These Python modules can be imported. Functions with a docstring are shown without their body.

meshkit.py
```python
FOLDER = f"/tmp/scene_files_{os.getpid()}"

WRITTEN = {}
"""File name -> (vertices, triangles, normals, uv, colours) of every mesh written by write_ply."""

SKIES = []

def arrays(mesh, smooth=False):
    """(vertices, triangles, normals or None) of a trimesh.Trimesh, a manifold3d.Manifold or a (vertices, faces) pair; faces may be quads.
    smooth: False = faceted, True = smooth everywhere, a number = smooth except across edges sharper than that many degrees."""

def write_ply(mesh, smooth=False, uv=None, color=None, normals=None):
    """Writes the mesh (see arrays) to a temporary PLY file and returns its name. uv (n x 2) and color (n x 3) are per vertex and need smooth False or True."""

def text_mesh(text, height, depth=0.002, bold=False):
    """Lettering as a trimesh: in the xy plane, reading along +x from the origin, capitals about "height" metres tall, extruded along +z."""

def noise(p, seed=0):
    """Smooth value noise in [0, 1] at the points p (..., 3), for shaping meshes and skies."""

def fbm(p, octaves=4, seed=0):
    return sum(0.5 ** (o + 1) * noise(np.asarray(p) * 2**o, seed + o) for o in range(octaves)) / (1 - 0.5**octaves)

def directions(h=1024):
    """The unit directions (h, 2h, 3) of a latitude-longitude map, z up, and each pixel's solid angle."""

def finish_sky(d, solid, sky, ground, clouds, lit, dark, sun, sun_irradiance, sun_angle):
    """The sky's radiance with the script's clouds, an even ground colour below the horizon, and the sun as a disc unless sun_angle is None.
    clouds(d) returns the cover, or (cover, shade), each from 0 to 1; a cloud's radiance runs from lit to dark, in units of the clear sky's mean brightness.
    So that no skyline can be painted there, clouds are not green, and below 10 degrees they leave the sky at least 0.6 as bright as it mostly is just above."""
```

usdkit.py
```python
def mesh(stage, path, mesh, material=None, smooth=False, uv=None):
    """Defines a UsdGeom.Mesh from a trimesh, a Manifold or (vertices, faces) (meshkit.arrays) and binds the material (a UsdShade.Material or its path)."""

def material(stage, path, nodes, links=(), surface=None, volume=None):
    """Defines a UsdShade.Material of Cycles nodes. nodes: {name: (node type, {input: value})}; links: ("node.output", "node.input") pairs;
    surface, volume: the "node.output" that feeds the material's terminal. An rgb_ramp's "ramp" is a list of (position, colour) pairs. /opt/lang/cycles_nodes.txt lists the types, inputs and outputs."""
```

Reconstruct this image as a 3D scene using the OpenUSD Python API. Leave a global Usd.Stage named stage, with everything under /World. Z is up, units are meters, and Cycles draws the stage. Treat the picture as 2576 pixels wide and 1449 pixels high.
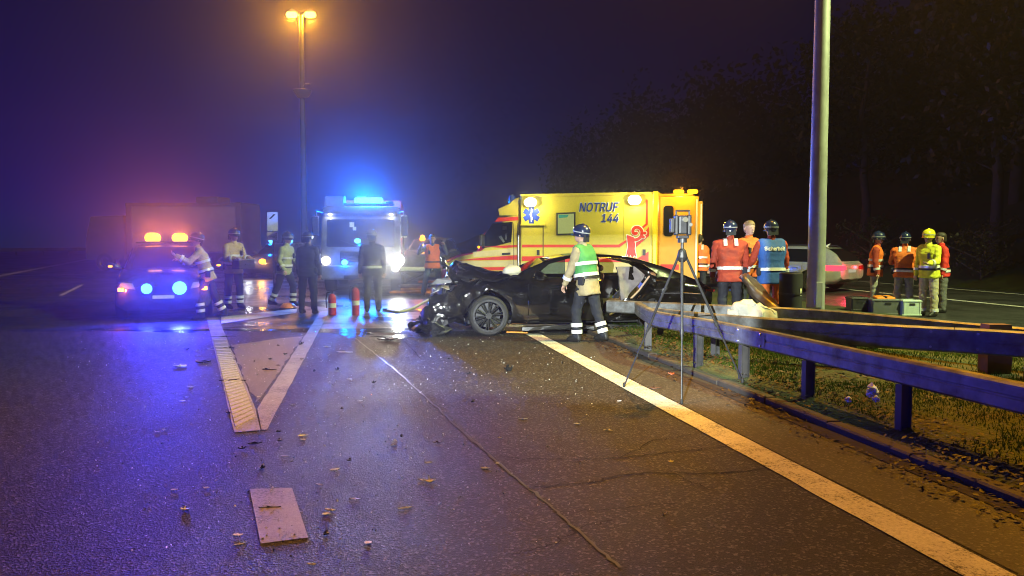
import math, random
import numpy as np, trimesh, manifold3d as m3, shapely
import shapely.geometry as sg
import usdkit, meshkit
from pxr import Usd, UsdGeom, UsdLux, UsdShade, Gf, Sdf, Vt

stage = Usd.Stage.CreateInMemory()
UsdGeom.SetStageUpAxis(stage, 'Z'); UsdGeom.SetStageMetersPerUnit(stage, 1.0)
UsdGeom.Xform.Define(stage, '/World'); UsdGeom.Scope.Define(stage, '/World/Looks')

# ---------------------------------------------------------------- camera
FPX, CX, CY, HOR, EYE = 1946.0, 1288.0, 724.5, 606.0, 1.60     # picture plane of 2576 x 1449 units
PITCH = math.atan((CY - HOR) / FPX)
cam = UsdGeom.Camera.Define(stage, '/World/camera')
cam.CreateHorizontalApertureAttr(36.0); cam.CreateFocalLengthAttr(36.0 * FPX / 2576.0)
cam.CreateClippingRangeAttr((0.1, 3000.0)); cam.CreateExposureAttr(-0.25)
_x = cam.AddTransformOp()
_c, _s = math.cos(PITCH), math.sin(PITCH)
_x.Set(Gf.Matrix4d(1, 0, 0, 0, 0, _s, _c, 0, 0, -_c, _s, 0, 0, 0, EYE, 1))

# ---------------------------------------------------------------- night sky (no sun)
sky = UsdLux.DomeLight.Define(stage, '/World/sky'); sky.CreateIntensityAttr(1.0)
sky_m = usdkit.material(stage, '/World/Looks/night_sky', {
    't': ('sky_texture', {'sky_type': 'single_scattering', 'sun_disc': False, 'sun_elevation': -0.055, 'sun_rotation': -0.9, 'altitude': 300.0, 'air_density': 0.4, 'aerosol_density': 0.0, 'ozone_density': 10.0}),
    'b': ('background_shader', {'strength': 0.19})}, [('t.color', 'b.color')], surface='b.background')
UsdShade.MaterialBindingAPI.Apply(sky.GetPrim()).Bind(sky_m)
sky.GetPrim().SetCustomDataByKey('kind', 'structure')

LIGHT = 1.0                     # one factor for all lamps
HAZE_DENSITY, HAZE_G = 0.0018, 0.87
# ================================================================ helpers
def ray(px, py):
    u, v = (px - CX) / FPX, (CY - py) / FPX
    return np.array([u, _c + v * _s, -_s + v * _c])
def G(px, py, z=0.0):            # the point of height z seen at a picture position
    r = ray(px, py); return np.array([0, 0, EYE]) + r * ((z - EYE) / r[2])
def D(px, py, d):                # the point at distance d along +y
    r = ray(px, py); return np.array([0, 0, EYE]) + r * (d / r[1])
used = {}
def pathfor(name, parent=None):
    base = '/World' if parent is None else str(parent.GetPath())
    k = base + '/' + name; n = used.get(k, 0); used[k] = n + 1
    return k if n == 0 else '%s_%03d' % (k, n)
def tag(p, label=None, cat=None, group=None, kind=None):
    p = p.GetPrim()
    for k, v in (('label', label), ('category', cat), ('group', group), ('kind', kind)):
        if v: p.SetCustomDataByKey(k, v)
    return p
def thing(name, label=None, cat=None, loc=(0, 0, 0), rz=0.0, group=None, parent=None):
    x = UsdGeom.Xform.Define(stage, pathfor(name, parent))
    if parent is None:
        x.AddTranslateOp().Set(Gf.Vec3d(*map(float, loc))); x.AddRotateZOp().Set(math.degrees(rz))
    return tag(x, label, cat, group)
def man2tri(m):
    q = m.to_mesh(); return trimesh.Trimesh(np.asarray(q.vert_properties[:, :3], float), np.asarray(q.tri_verts), process=False)
def obj(name, mesh, mat, parent=None, label=None, cat=None, group=None, kind=None, smooth=False):
    if isinstance(mesh, (list, tuple)) and len(mesh) and not isinstance(mesh[0], np.ndarray):
        mesh = trimesh.util.concatenate([man2tri(m) if hasattr(m, 'to_mesh') else m for m in mesh])
    if (mesh.num_tri() if hasattr(mesh, 'num_tri') else len(mesh[1]) if isinstance(mesh, tuple) else len(mesh.faces)) == 0: print('empty:', name, parent); return None
    return tag(usdkit.mesh(stage, pathfor(name, parent), mesh, mat, smooth=smooth), label, cat, group, kind)
def struct(name, mesh, mat, smooth=False): return obj(name, mesh, mat, None, kind='structure', smooth=smooth)
def copy_of(src, name, label, cat, loc, rz=0.0, group=None):
    x = thing(name, label, cat, loc, rz, group)
    x.GetReferences().AddInternalReference(src.GetPath()); x.SetInstanceable(True)
    return x
# ---- shapes
def box(x0, x1, y0, y1, z0, z1, r=0.0):
    if r:
        pts = []
        for x in (x0 + r, x1 - r):
            for y in (y0 + r, y1 - r):
                for z in (z0 + r, z1 - r): pts.append((x, y, z))
        return m3.Manifold.batch_hull([m3.Manifold.sphere(r, 8).translate(p) for p in pts])
    return m3.Manifold.cube((x1 - x0, y1 - y0, z1 - z0)).translate((x0, y0, z0))
def cyl(p, q, r, r2=None, n=16):
    p, q = np.asarray(p, float), np.asarray(q, float); d = q - p; L = np.linalg.norm(d); d = d / L
    m = m3.Manifold.cylinder(L, r, r if r2 is None else r2, n)
    a = np.array([0, 0, 1.0]); v = np.cross(a, d); c = a @ d
    if c < -0.9999: R = np.diag([1, -1, -1.0])
    else:
        K = np.array([[0, -v[2], v[1]], [v[2], 0, -v[0]], [-v[1], v[0], 0]]); R = np.eye(3) + K + K @ K / (1 + c)
    return m.transform(np.hstack([R, p[:, None]]))
def ball(p, r, n=12): return m3.Manifold.sphere(r, n).translate(tuple(map(float, p)))
def cap(p, q, r, r2=None, n=12): return m3.Manifold.batch_hull([ball(p, r, n), ball(q, r if r2 is None else r2, n)])
def hull(*pr, n=12): return m3.Manifold.batch_hull([ball(p, r, n) for p, r in pr])
def hullpts(P): return m3.Manifold.hull_points(np.asarray(P, float))
def union(ms): return m3.Manifold.batch_boolean(list(ms), m3.OpType.Add)
def prism(poly, a, b, axis='y'):
    """2-D outline extruded: axis y -> outline in (x, z), from y=a to y=b; x -> (y, z); z -> (x, y)."""
    poly = np.asarray(poly, float)
    if shapely.Polygon(poly).exterior.is_ccw is False: poly = poly[::-1]
    m = m3.Manifold.extrude(m3.CrossSection([poly]), b - a)
    if axis == 'z': return m.translate((0, 0, a))
    if axis == 'y': return m.transform(np.array([[1, 0, 0, 0], [0, 0, -1, b], [0, 1, 0, 0]], float))
    return m.transform(np.array([[0, 0, 1, a], [1, 0, 0, 0], [0, 1, 0, 0]], float))
def rrect(x0, x1, z0, z1, r, n=5):
    return np.array(sg.box(x0 + r, z0 + r, x1 - r, z1 - r).buffer(r, quad_segs=n).exterior.coords)[:-1]
def tubes(pts, r, n=8):
    pts = [np.asarray(p, float) for p in pts]
    return union([cap(a, b, r, n=n) for a, b in zip(pts[:-1], pts[1:])])
def sheet(poly, z, holes=None):
    P = sg.Polygon(np.asarray(poly)[:, :2]); v, f = trimesh.creation.triangulate_polygon(P, engine='earcut')
    v = np.c_[v, np.full(len(v), z)]; m = trimesh.Trimesh(v, f, process=False)
    if m.face_normals[:, 2].mean() < 0: m.invert()
    return m
def rot(m, rz=0, loc=(0, 0, 0), rx=0, ry=0): return m.rotate((rx, ry, 0)).rotate((0, 0, rz)).translate(loc)
# ---- materials
def M(name, col, rough=0.5, metal=0.0, var=0.12, scale=6.0, bump=0.0, bscale=60.0, coat=0.0, dirt=None, spec=0.5, obj=True, emit=None, es=0.0):
    n = {'c': ('texture_coordinate', {}), 'n': ('noise_texture', {'scale': scale, 'detail': 5.0, 'roughness': 0.6}),
         'r': ('rgb_ramp', {'ramp': [(0.3, tuple(np.array(col) * (1 - var))), (0.7, tuple(np.minimum(np.array(col) * (1 + var), 0.95)))]}),
         'rr': ('map_range', {'from_min': 0.3, 'from_max': 0.7, 'to_min': max(0.02, rough * 0.85), 'to_max': min(1.0, rough * 1.15), 'clamp': True}),
         'p': ('principled_bsdf', {'metallic': metal, 'coat_weight': coat, 'specular_ior_level': spec})}
    l = [('c.object', 'n.vector'), ('n.fac', 'r.fac'), ('n.fac', 'rr.value'), ('rr.result', 'p.roughness')]
    src = 'r.color'
    if dirt is not None:
        n['dn'] = ('noise_texture', {'scale': dirt[2] if len(dirt) > 2 else 3.0, 'detail': 7.0, 'roughness': 0.65})
        n['dr'] = ('rgb_ramp', {'ramp': [(0.45, (0, 0, 0)), (0.7, (dirt[1],) * 3)]})
        n['dm'] = ('mix', {'color2': dirt[0]})
        l += [('c.object', 'dn.vector'), ('dn.fac', 'dr.fac'), ('dr.color', 'dm.fac'), ('r.color', 'dm.color1')]; src = 'dm.color'
    l.append((src, 'p.base_color'))
    if bump:
        n['bn'] = ('noise_texture', {'scale': bscale, 'detail': 4.0}); n['b'] = ('bump', {'strength': 1.0, 'distance': bump})
        l += [('c.object', 'bn.vector'), ('bn.fac', 'b.height'), ('b.normal', 'p.normal')]
    if emit is not None: n['p'][1].update(emission_color=emit, emission_strength=es)
    return usdkit.material(stage, '/World/Looks/' + name, n, l, surface='p.BSDF')
def GLASS(name, tint=(0.6, 0.7, 0.75), rough=0.02):
    return usdkit.material(stage, '/World/Looks/' + name, {
        't': ('transparent_bsdf', {'color': tint}), 'g': ('glossy_bsdf', {'color': (0.9, 0.9, 0.9), 'roughness': rough}),
        'f': ('fresnel', {'IOR': 1.5}), 'm': ('mix_closure', {})},
        [('f.fac', 'm.fac'), ('t.BSDF', 'm.closure1'), ('g.BSDF', 'm.closure2')], surface='m.closure')
def EMIT(name, col, s):
    return usdkit.material(stage, '/World/Looks/' + name, {'e': ('emission', {'color': col, 'strength': s})}, surface='e.emission')
def lamp(parent, loc, col, power, r=0.05, aim=None, cone=None, soft=0.2, name='lamp_light'):
    """The light a lamp gives, at its bulb; with aim and cone (degrees, half angle) a beam."""
    L = UsdLux.SphereLight.Define(stage, pathfor(name, parent))
    L.CreateRadiusAttr(r); L.CreateNormalizeAttr(True); L.CreateColorAttr(Gf.Vec3f(*col)); L.CreateIntensityAttr(float(power * LIGHT))
    if aim is None: L.AddTranslateOp().Set(Gf.Vec3d(*map(float, loc)))
    else:
        d = np.asarray(aim, float); d /= np.linalg.norm(d); b = -d
        a = np.cross([0, 0, 1.0], b); a = a / np.linalg.norm(a) if np.linalg.norm(a) > 1e-6 else np.array([1.0, 0, 0]); u = np.cross(b, a)
        L.AddTransformOp().Set(Gf.Matrix4d(*a, 0, *u, 0, *b, 0, *map(float, loc), 1))
    if cone:
        S = UsdLux.ShapingAPI.Apply(L.GetPrim()); S.CreateShapingConeAngleAttr(float(cone)); S.CreateShapingConeSoftnessAttr(float(soft))
    return L
# ================================================================ materials
rng = np.random.default_rng(7)
def asphalt(name, lo, hi, rough, bump, wet, spec=0.4):
    n = {'c': ('texture_coordinate', {}), 'v': ('voronoi_texture', {'scale': 72.0, 'randomness': 1.0}), 'n1': ('noise_texture', {'scale': 160.0, 'detail': 3.0}),
         'n2': ('noise_texture', {'scale': 0.55, 'detail': 6.0, 'roughness': 0.62}), 'n3': ('noise_texture', {'scale': 5.0, 'detail': 5.0}),
         'vr': ('rgb_ramp', {'ramp': [(0.0, (0, 0, 0)), (0.78, (0.03,) * 3), (0.9, (0.5,) * 3), (1.0, (1, 1, 1))]}), 'vc': ('separate_color', {}),
         'cr': ('rgb_ramp', {'ramp': [(0.3, lo), (0.7, hi)]}), 'st': ('mix', {'mix_type': 'multiply', 'fac': 1.0}),
         'sr': ('rgb_ramp', {'ramp': [(0.32, (0.68,) * 3), (0.5, (1.0,) * 3), (0.7, (1.2,) * 3)]}), 'ag': ('mix', {'color2': (0.15, 0.145, 0.14)}),
         'am': ('math', {'math_type': 'multiply', 'value2': 0.95}),
         'rr': ('map_range', {'from_min': 0.35, 'from_max': 0.65, 'to_min': rough - wet, 'to_max': rough + wet * 0.6, 'clamp': True}),
         'hm': ('math', {'math_type': 'multiply_add', 'value2': 0.8}), 'b': ('bump', {'strength': 1.0, 'distance': bump}),
         'p': ('principled_bsdf', {'specular_ior_level': spec})}
    l = [('c.object', 'v.vector'), ('c.object', 'n1.vector'), ('c.object', 'n2.vector'), ('c.object', 'n3.vector'), ('v.color', 'vc.color'), ('vc.r', 'vr.fac'),
         ('n1.fac', 'cr.fac'), ('n2.fac', 'sr.fac'), ('cr.color', 'st.color1'), ('sr.color', 'st.color2'), ('vr.color', 'am.value1'), ('am.value', 'ag.fac'),
         ('st.color', 'ag.color1'), ('ag.color', 'p.base_color'), ('n2.fac', 'rr.value'), ('rr.result', 'p.roughness'),
         ('v.distance', 'hm.value1'), ('n1.fac', 'hm.value3'), ('hm.value', 'b.height'), ('b.normal', 'p.normal')]
    return usdkit.material(stage, '/World/Looks/' + name, n, l, surface='p.BSDF')
asph = asphalt('coarse_asphalt', (0.010, 0.0098, 0.0095), (0.026, 0.0255, 0.025), 0.56, 0.0065, 0.05, 0.26)
asph_far = asphalt('wet_smooth_asphalt', (0.026, 0.026, 0.027), (0.046, 0.046, 0.046), 0.30, 0.0018, 0.10)
asph_patch = asphalt('patch_asphalt', (0.075, 0.074, 0.072), (0.11, 0.108, 0.105), 0.45, 0.0025, 0.06)
asph_side = asphalt('edge_asphalt', (0.028, 0.026, 0.024), (0.045, 0.042, 0.038), 0.55, 0.0025, 0.06)
def paint(name, col):
    n = {'c': ('texture_coordinate', {}), 'n': ('noise_texture', {'scale': 55.0, 'detail': 6.0, 'roughness': 0.7}), 'n2': ('noise_texture', {'scale': 3.0, 'detail': 5.0}),
         'ad': ('math', {'math_type': 'multiply_add', 'value2': 0.45}), 'r': ('rgb_ramp', {'ramp': [(0.56, (0.05, 0.048, 0.045)), (0.68, tuple(0.7 * np.array(col))), (0.92, col)]}),
         'n3': ('noise_texture', {'scale': 220.0, 'detail': 2.0}), 'b': ('bump', {'strength': 1.0, 'distance': 0.003}), 'p': ('principled_bsdf', {'roughness': 0.55})}
    return usdkit.material(stage, '/World/Looks/' + name, n, [('c.object', 'n.vector'), ('c.object', 'n2.vector'), ('c.object', 'n3.vector'), ('n2.fac', 'ad.value1'), ('n.fac', 'ad.value3'),
        ('ad.value', 'r.fac'), ('r.color', 'p.base_color'), ('n3.fac', 'b.height'), ('b.normal', 'p.normal')], surface='p.BSDF')
white_line = paint('road_paint', (0.74, 0.72, 0.66))
soil = M('soil', (0.045, 0.032, 0.02), 0.9, var=0.45, scale=4.0, bump=0.02, bscale=22.0)
turf = M('turf', (0.035, 0.05, 0.012), 0.9, var=0.5, scale=2.5, bump=0.03, bscale=30.0, dirt=((0.05, 0.033, 0.018), 0.8, 1.2))
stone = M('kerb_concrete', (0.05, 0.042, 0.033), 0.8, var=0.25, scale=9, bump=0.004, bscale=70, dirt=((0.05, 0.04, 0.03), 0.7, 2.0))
galv = M('galvanised_steel', (0.20, 0.21, 0.22), 0.52, metal=0.7, var=0.38, scale=4.5, bump=0.0022, bscale=9, dirt=((0.07, 0.055, 0.04), 0.85, 5.0))
galv_post = M('galvanised_post', (0.09, 0.09, 0.095), 0.55, metal=0.5, var=0.25, scale=8, dirt=((0.08, 0.06, 0.045), 0.6, 4.0))
bolt_m = M('bolt_steel', (0.6, 0.6, 0.6), 0.3, metal=0.9)
pole_dark = M('pole_dark_steel', (0.03, 0.03, 0.03), 0.6, metal=0.2)
pole_m = M('pole_grey_steel', (0.42, 0.44, 0.42), 0.45, metal=0.35, var=0.10, scale=5, bump=0.0006, bscale=30, dirt=((0.2, 0.19, 0.16), 0.5, 2.0))
black_rubber = M('black_rubber', (0.018, 0.018, 0.019), 0.75, var=0.25, scale=12)
black_plastic = M('black_plastic', (0.02, 0.02, 0.022), 0.45, var=0.2, scale=10)
dark_metal = M('dark_metal', (0.06, 0.06, 0.065), 0.4, metal=0.6)
chrome = M('bright_metal', (0.72, 0.72, 0.74), 0.18, metal=1.0, var=0.05)
white_plastic = M('white_plastic', (0.72, 0.71, 0.68), 0.4, var=0.06)
skin = M('skin', (0.42, 0.26, 0.19), 0.55, var=0.10, scale=20)
AMB, BLU, WARM, COOL, RED = (1.0, 0.40, 0.012), (0.0, 0.13, 1.0), (1.0, 0.90, 0.62), (0.93, 0.97, 1.0), (1.0, 0.02, 0.03)
lens_amber = EMIT('lens_amber', (1.0, 0.38, 0.01), 4.0); lens_blue = EMIT('lens_blue', (0.07, 0.38, 1.0), 6.0); lens_white = EMIT('lens_white', (1.0, 0.96, 0.85), 6.0)
lens_flood = EMIT('lens_flood', (1.0, 0.95, 0.6), 6.0); lens_red = EMIT('lens_red', (1.0, 0.03, 0.05), 5.0); lens_sodium = EMIT('lens_sodium', (1.0, 0.55, 0.08), 9.0)
lens_off = M('lamp_glass_unlit', (0.3, 0.31, 0.33), 0.08, var=0.03, coat=0.6)
lens_blue_off = M('blue_dome_unlit', (0.01, 0.04, 0.4), 0.1, coat=0.6)

# ================================================================ the ground and the roads
def S(s, y): return (s - 0.2 * y, y)          # a place by its offset s from our lane's direction (the road runs a little to the left)
def band(s0, s1, y0, y1, z, n=24, jit=0.0):
    ys = np.linspace(y0, y1, n)
    a = [S(s0 + jit * (meshkit.noise(np.array([y * 2.0, s0, 0.3])) - 0.5), y) for y in ys]; b = [S(s1 + jit * (meshkit.noise(np.array([y * 2.3, s1, 7.3])) - 0.5), y) for y in ys[::-1]]
    return sheet(a + b, z)
def terrain_z(s): return np.where(s < 22.0, -0.25, np.minimum((s - 22.0) * 0.42 - 0.25, 7.0))
gx, gy = np.meshgrid(np.r_[np.linspace(-160, 20, 19), np.linspace(22, 60, 39), np.linspace(65, 160, 10)], np.linspace(-15, 190, 83), indexing='ij')
P = np.stack([gx - 0.2 * gy, gy, terrain_z(gx)], -1); amp = np.clip((gx - 22) / 4, 0, 1)
P[..., 2] += amp * (meshkit.fbm(np.stack([gx * 0.35, gy * 0.35, gx * 0], -1), 4, 3) - 0.5) * 1.3
nx, ny = gx.shape; idx = np.arange(nx * ny).reshape(nx, ny)
quads = np.stack([idx[:-1, :-1], idx[1:, :-1], idx[1:, 1:], idx[:-1, 1:]], -1).reshape(-1, 4)
struct('ground', (P.reshape(-1, 3), quads), turf, smooth=True)
ynear = 14.0                                    # where the coarse surface ends and the smoother wet one begins
def seam(x): return 13.75 + 0.10 * math.sin(x * 0.9) + 0.05 * math.sin(x * 3.1)
xs = np.linspace(-70, S(3.96, 13.8)[0], 60)
near = [(-70, -14)] + [(-70, 13.7)] + [(x, seam(x)) for x in xs[1:]] + [S(3.96, y) for y in (10, 6, 2, -4, -14)]
struct('road', sheet(near, 0.0), asph)
far = [(x, seam(x) + 0.004) for x in xs] + [S(3.96, 20), S(3.96, 40), S(3.96, 150), (-160, 150), (-160, 13.7)]
struct('wet_road', sheet(far, 0.0), asph_far)
gut = M('gutter_dark', (0.016, 0.012, 0.009), 0.95, var=0.4, scale=5.0, bump=0.01, bscale=40)  # very dark strip along the foot of the kerb
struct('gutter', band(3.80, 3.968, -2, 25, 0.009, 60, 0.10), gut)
struct('edge_strip', band(3.16, 3.955, -10, 30, 0.004, 50, 0.03), asph_side)
struct('opposite_road', band(11.2, 21.2, -14, 150, -0.04, 30), asph_far)
med = thing('median', None, None); tag(med, kind='structure')
ms, my = np.meshgrid(np.r_[4.11, np.linspace(4.4, 10.9, 24), 11.25], np.linspace(-10, 60, 180), indexing='ij')
mz = 0.11 + 0.05 * (meshkit.fbm(np.stack([ms * 1.6, my * 1.6, ms * 0], -1), 4, 5) - 0.5) + 0.06 * np.sin(np.clip((ms - 4.2) / 7, 0, 1) * np.pi); mz[0] = 0.05; mz[-1] = -0.12
mi = np.arange(ms.size).reshape(ms.shape)
obj('earth', (np.stack([ms - 0.2 * my, my, mz], -1).reshape(-1, 3), np.stack([mi[:-1, :-1], mi[1:, :-1], mi[1:, 1:], mi[:-1, 1:]], -1).reshape(-1, 4)), turf, med, smooth=True)
kerb = thing('kerb'); tag(kerb, kind='structure')
for i in range(26):                              # kerb stones one metre long, slightly out of line
    y0 = -1.5 + i * 1.0; j = rng.uniform(-0.008, 0.008); q = [S(3.97 + j, y0 + 0.008), S(4.10 + j, y0 + 0.008), S(4.10 + j, y0 + 0.992), S(3.97 + j, y0 + 0.992)]
    qi = [S(3.985 + j, y0 + 0.016), S(4.09 + j, y0 + 0.016), S(4.09 + j, y0 + 0.984), S(3.985 + j, y0 + 0.984)]; h = 0.065 + rng.uniform(-0.008, 0.008)
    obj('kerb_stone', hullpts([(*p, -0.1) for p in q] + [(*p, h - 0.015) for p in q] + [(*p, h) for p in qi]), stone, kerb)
# ---- painted markings
def gp(pts): return [G(*p)[:2] for p in pts]
mk = thing('road_marking'); tag(mk, kind='structure')
def subdiv(poly, step=0.25, jit=0.003):
    out = []
    for a, b in zip(poly, poly[1:] + poly[:1]):
        a, b = np.array(a), np.array(b); n = max(1, int(np.linalg.norm(b - a) / step))
        out += [a + (b - a) * k / n + rng.normal(0, jit, 2) * (k > 0) for k in range(n)]
    return out
obj('edge_line', sheet(subdiv([S(2.87, -2), S(3.13, -2), S(3.13, 13.2), S(2.87, 13.2)]), 0.008), white_line, mk)
LA = gp([(590, 1090), (655, 1084), (643, 1030), (549, 800), (520, 800)])
grimy = paint('grimy_road_paint', (0.33, 0.315, 0.28))
obj('gore_arm', sheet(subdiv(LA), 0.008), grimy, mk)
RA = gp([(658, 1083), (672, 1083), (828, 785), (806, 785), (647, 1030)])
obj('gore_arm', sheet(subdiv(RA), 0.0085), grimy, mk)
obj('cross_stripe', sheet(subdiv(gp([(556, 815), (745, 788), (748, 777), (556, 798)])), 0.008), white_line, mk)
rib_m = M('rib_paint', (0.40, 0.38, 0.33), 0.6, var=0.3, scale=40, bump=0.003, bscale=160)
a0, a1, b0, b1 = [np.array(p) for p in gp([(590, 1090), (520, 800), (650, 1058), (551, 805)])]
for k in range(36):                              # raised ribs across the left arm
    t = 0.015 + 0.62 * k / 36; w = 0.0120; e = 0.07
    pa, pb = a0 + (a1 - a0) * t, b0 + (b1 - b0) * t; qa, qb = a0 + (a1 - a0) * (t + w), b0 + (b1 - b0) * (t + w)
    c = lambda p, q: p + (q - p) * e
    base = [c(pa, pb), c(pb, pa), c(qb, qa), c(qa, qb)]; mid = np.mean(base, 0)
    obj('marking_rib', hullpts([(*p, 0.008) for p in base] + [(*(mid + (p - mid) * [0.98, 0.98]), 0.016) for p in base]), rib_m, mk)
blk = gp([(627, 1232), (735, 1229), (776, 1356), (655, 1371)])
bm_ = hullpts([(*p, 0.0) for p in blk] + [(*(np.mean(blk, 0) + (np.array(p) - np.mean(blk, 0)) * 0.99), 0.007) for p in blk])
obj('dash_block', bm_, grimy, mk)
for name, q in (('lane_dash', [(148, 743), (156, 745), (211, 717), (205, 716)]), ('lane_line', [(-90, 709), (-90, 714), (232, 651), (228, 650)])):
    obj(name, sheet(gp(q), 0.008), white_line, mk)
for s0, w in ((11.8, 0.16), (16.4, 0.22), (20.2, 0.2)): obj('far_line', band(s0, s0 + w, 0, 90, -0.032, 20), white_line, mk)
struct('asphalt_patch', sheet(subdiv(gp([(581, 869), (643, 1012), (655, 1003), (765, 846), (700, 852)]), 0.2, 0.012), 0.004), asph_patch)
seal_m = M('crack_sealant', (0.065, 0.068, 0.068), 0.4, var=0.35, scale=12)
crack_m = M('open_crack', (0.008, 0.008, 0.008), 0.9)
def strip(pts, w, z, jit=0.02, sub=8):
    pts = [np.array(G(*p)[:2]) for p in pts]; q = [pts[0] + (pts[0] - pts[1]) * 0]
    for a, b in zip(pts[:-1], pts[1:]):
        for k in range(1, sub + 1): q.append(a + (b - a) * k / sub + (rng.normal(0, jit, 2) if k < sub else 0))
    q = np.array(q); t = np.gradient(q, axis=0); t /= np.linalg.norm(t, axis=1)[:, None]; nrm = np.c_[-t[:, 1], t[:, 0]]
    ww = w * rng.uniform(0.45, 1.2, len(q))[:, None]; v = np.vstack([q - nrm * ww / 2, q + nrm * ww / 2]); n = len(q)
    f = [[i, i + 1, n + i + 1, n + i] for i in range(n - 1)]
    m = trimesh.Trimesh(np.c_[v, np.full(2 * n, z)], np.vstack([[(a, b, c), (a, c, d)] for a, b, c, d in f]), process=False)
    if m.face_normals[:, 2].mean() < 0: m.invert()
    return m
cracks = thing('road_cracks'); tag(cracks, kind='structure')
obj('sealed_joint', strip([(893, 850), (930, 880), (985, 922), (1060, 990), (1150, 1075), (1235, 1150), (1320, 1222), (1390, 1280), (1470, 1350), (1560, 1430)], 0.024, 0.005, 0.006), seal_m, cracks)
for pts, w in (([(1255, 1148), (1330, 1156), (1450, 1158), (1560, 1153), (1700, 1138), (1800, 1128), (1885, 1117)], 0.014), ([(1340, 1228), (1420, 1221), (1500, 1213), (1560, 1196), (1650, 1190), (1760, 1193), (1880, 1186), (1955, 1177)], 0.016),
    ([(1560, 1152), (1640, 1110), (1720, 1098), (1800, 1088)], 0.010), ([(1290, 1395), (1400, 1370), (1460, 1330), (1540, 1310)], 0.010), ([(1700, 1193), (1740, 1215), (1790, 1230)], 0.009), ([(1390, 1290), (1480, 1287), (1600, 1275), (1700, 1268)], 0.008),
    ([(940, 800), (1000, 842), (1060, 905)], 0.012), ([(1340, 905), (1420, 892), (1500, 896)], 0.012), ([(1160, 950), (1280, 938), (1400, 928)], 0.008)):
    obj('crack', strip(pts, w, 0.005, 0.012), crack_m, cracks)
# ---- fire-fighting water: thin films that mirror the lamps
water = usdkit.material(stage, '/World/Looks/water_film', {'c': ('texture_coordinate', {}), 'n': ('noise_texture', {'scale': 7.0, 'detail': 3.0}), 'b': ('bump', {'strength': 1.0, 'distance': 0.004}),
    'p': ('principled_bsdf', {'base_color': (0.012, 0.012, 0.013), 'roughness': 0.2, 'ior': 1.33, 'specular_ior_level': 0.6})}, [('c.object', 'n.vector'), ('n.fac', 'b.height'), ('b.normal', 'p.normal')], surface='p.BSDF')
def blob(px0, px1, y, h, seed, n=40):
    r = np.random.default_rng(seed); a = np.linspace(0, 2 * np.pi, n, endpoint=False); rad = 1 + 0.28 * np.sin(3 * a + r.uniform(0, 6)) + 0.18 * np.sin(7 * a + r.uniform(0, 6)) + 0.1 * np.sin(13 * a + r.uniform(0, 6))
    return sheet([G((px0 + px1) / 2 + (px1 - px0) / 2 * math.cos(t) * k, y + h * math.sin(t) * k)[:2] for t, k in zip(a, rad)], 0.004)
pud = thing('puddle'); tag(pud, kind='structure')
for i, (x0, x1, y, h) in enumerate(((560, 1080, 831, 5), (915, 1010, 801, 5), (1020, 1110, 806, 3), (590, 700, 778, 5), (700, 860, 766, 6), (950, 1040, 847, 4), (850, 930, 842, 6), (300, 540, 833, 3), (1010, 1090, 780, 4))):
    obj('water_film', blob(x0, x1, y, h, i), water, pud)
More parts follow.
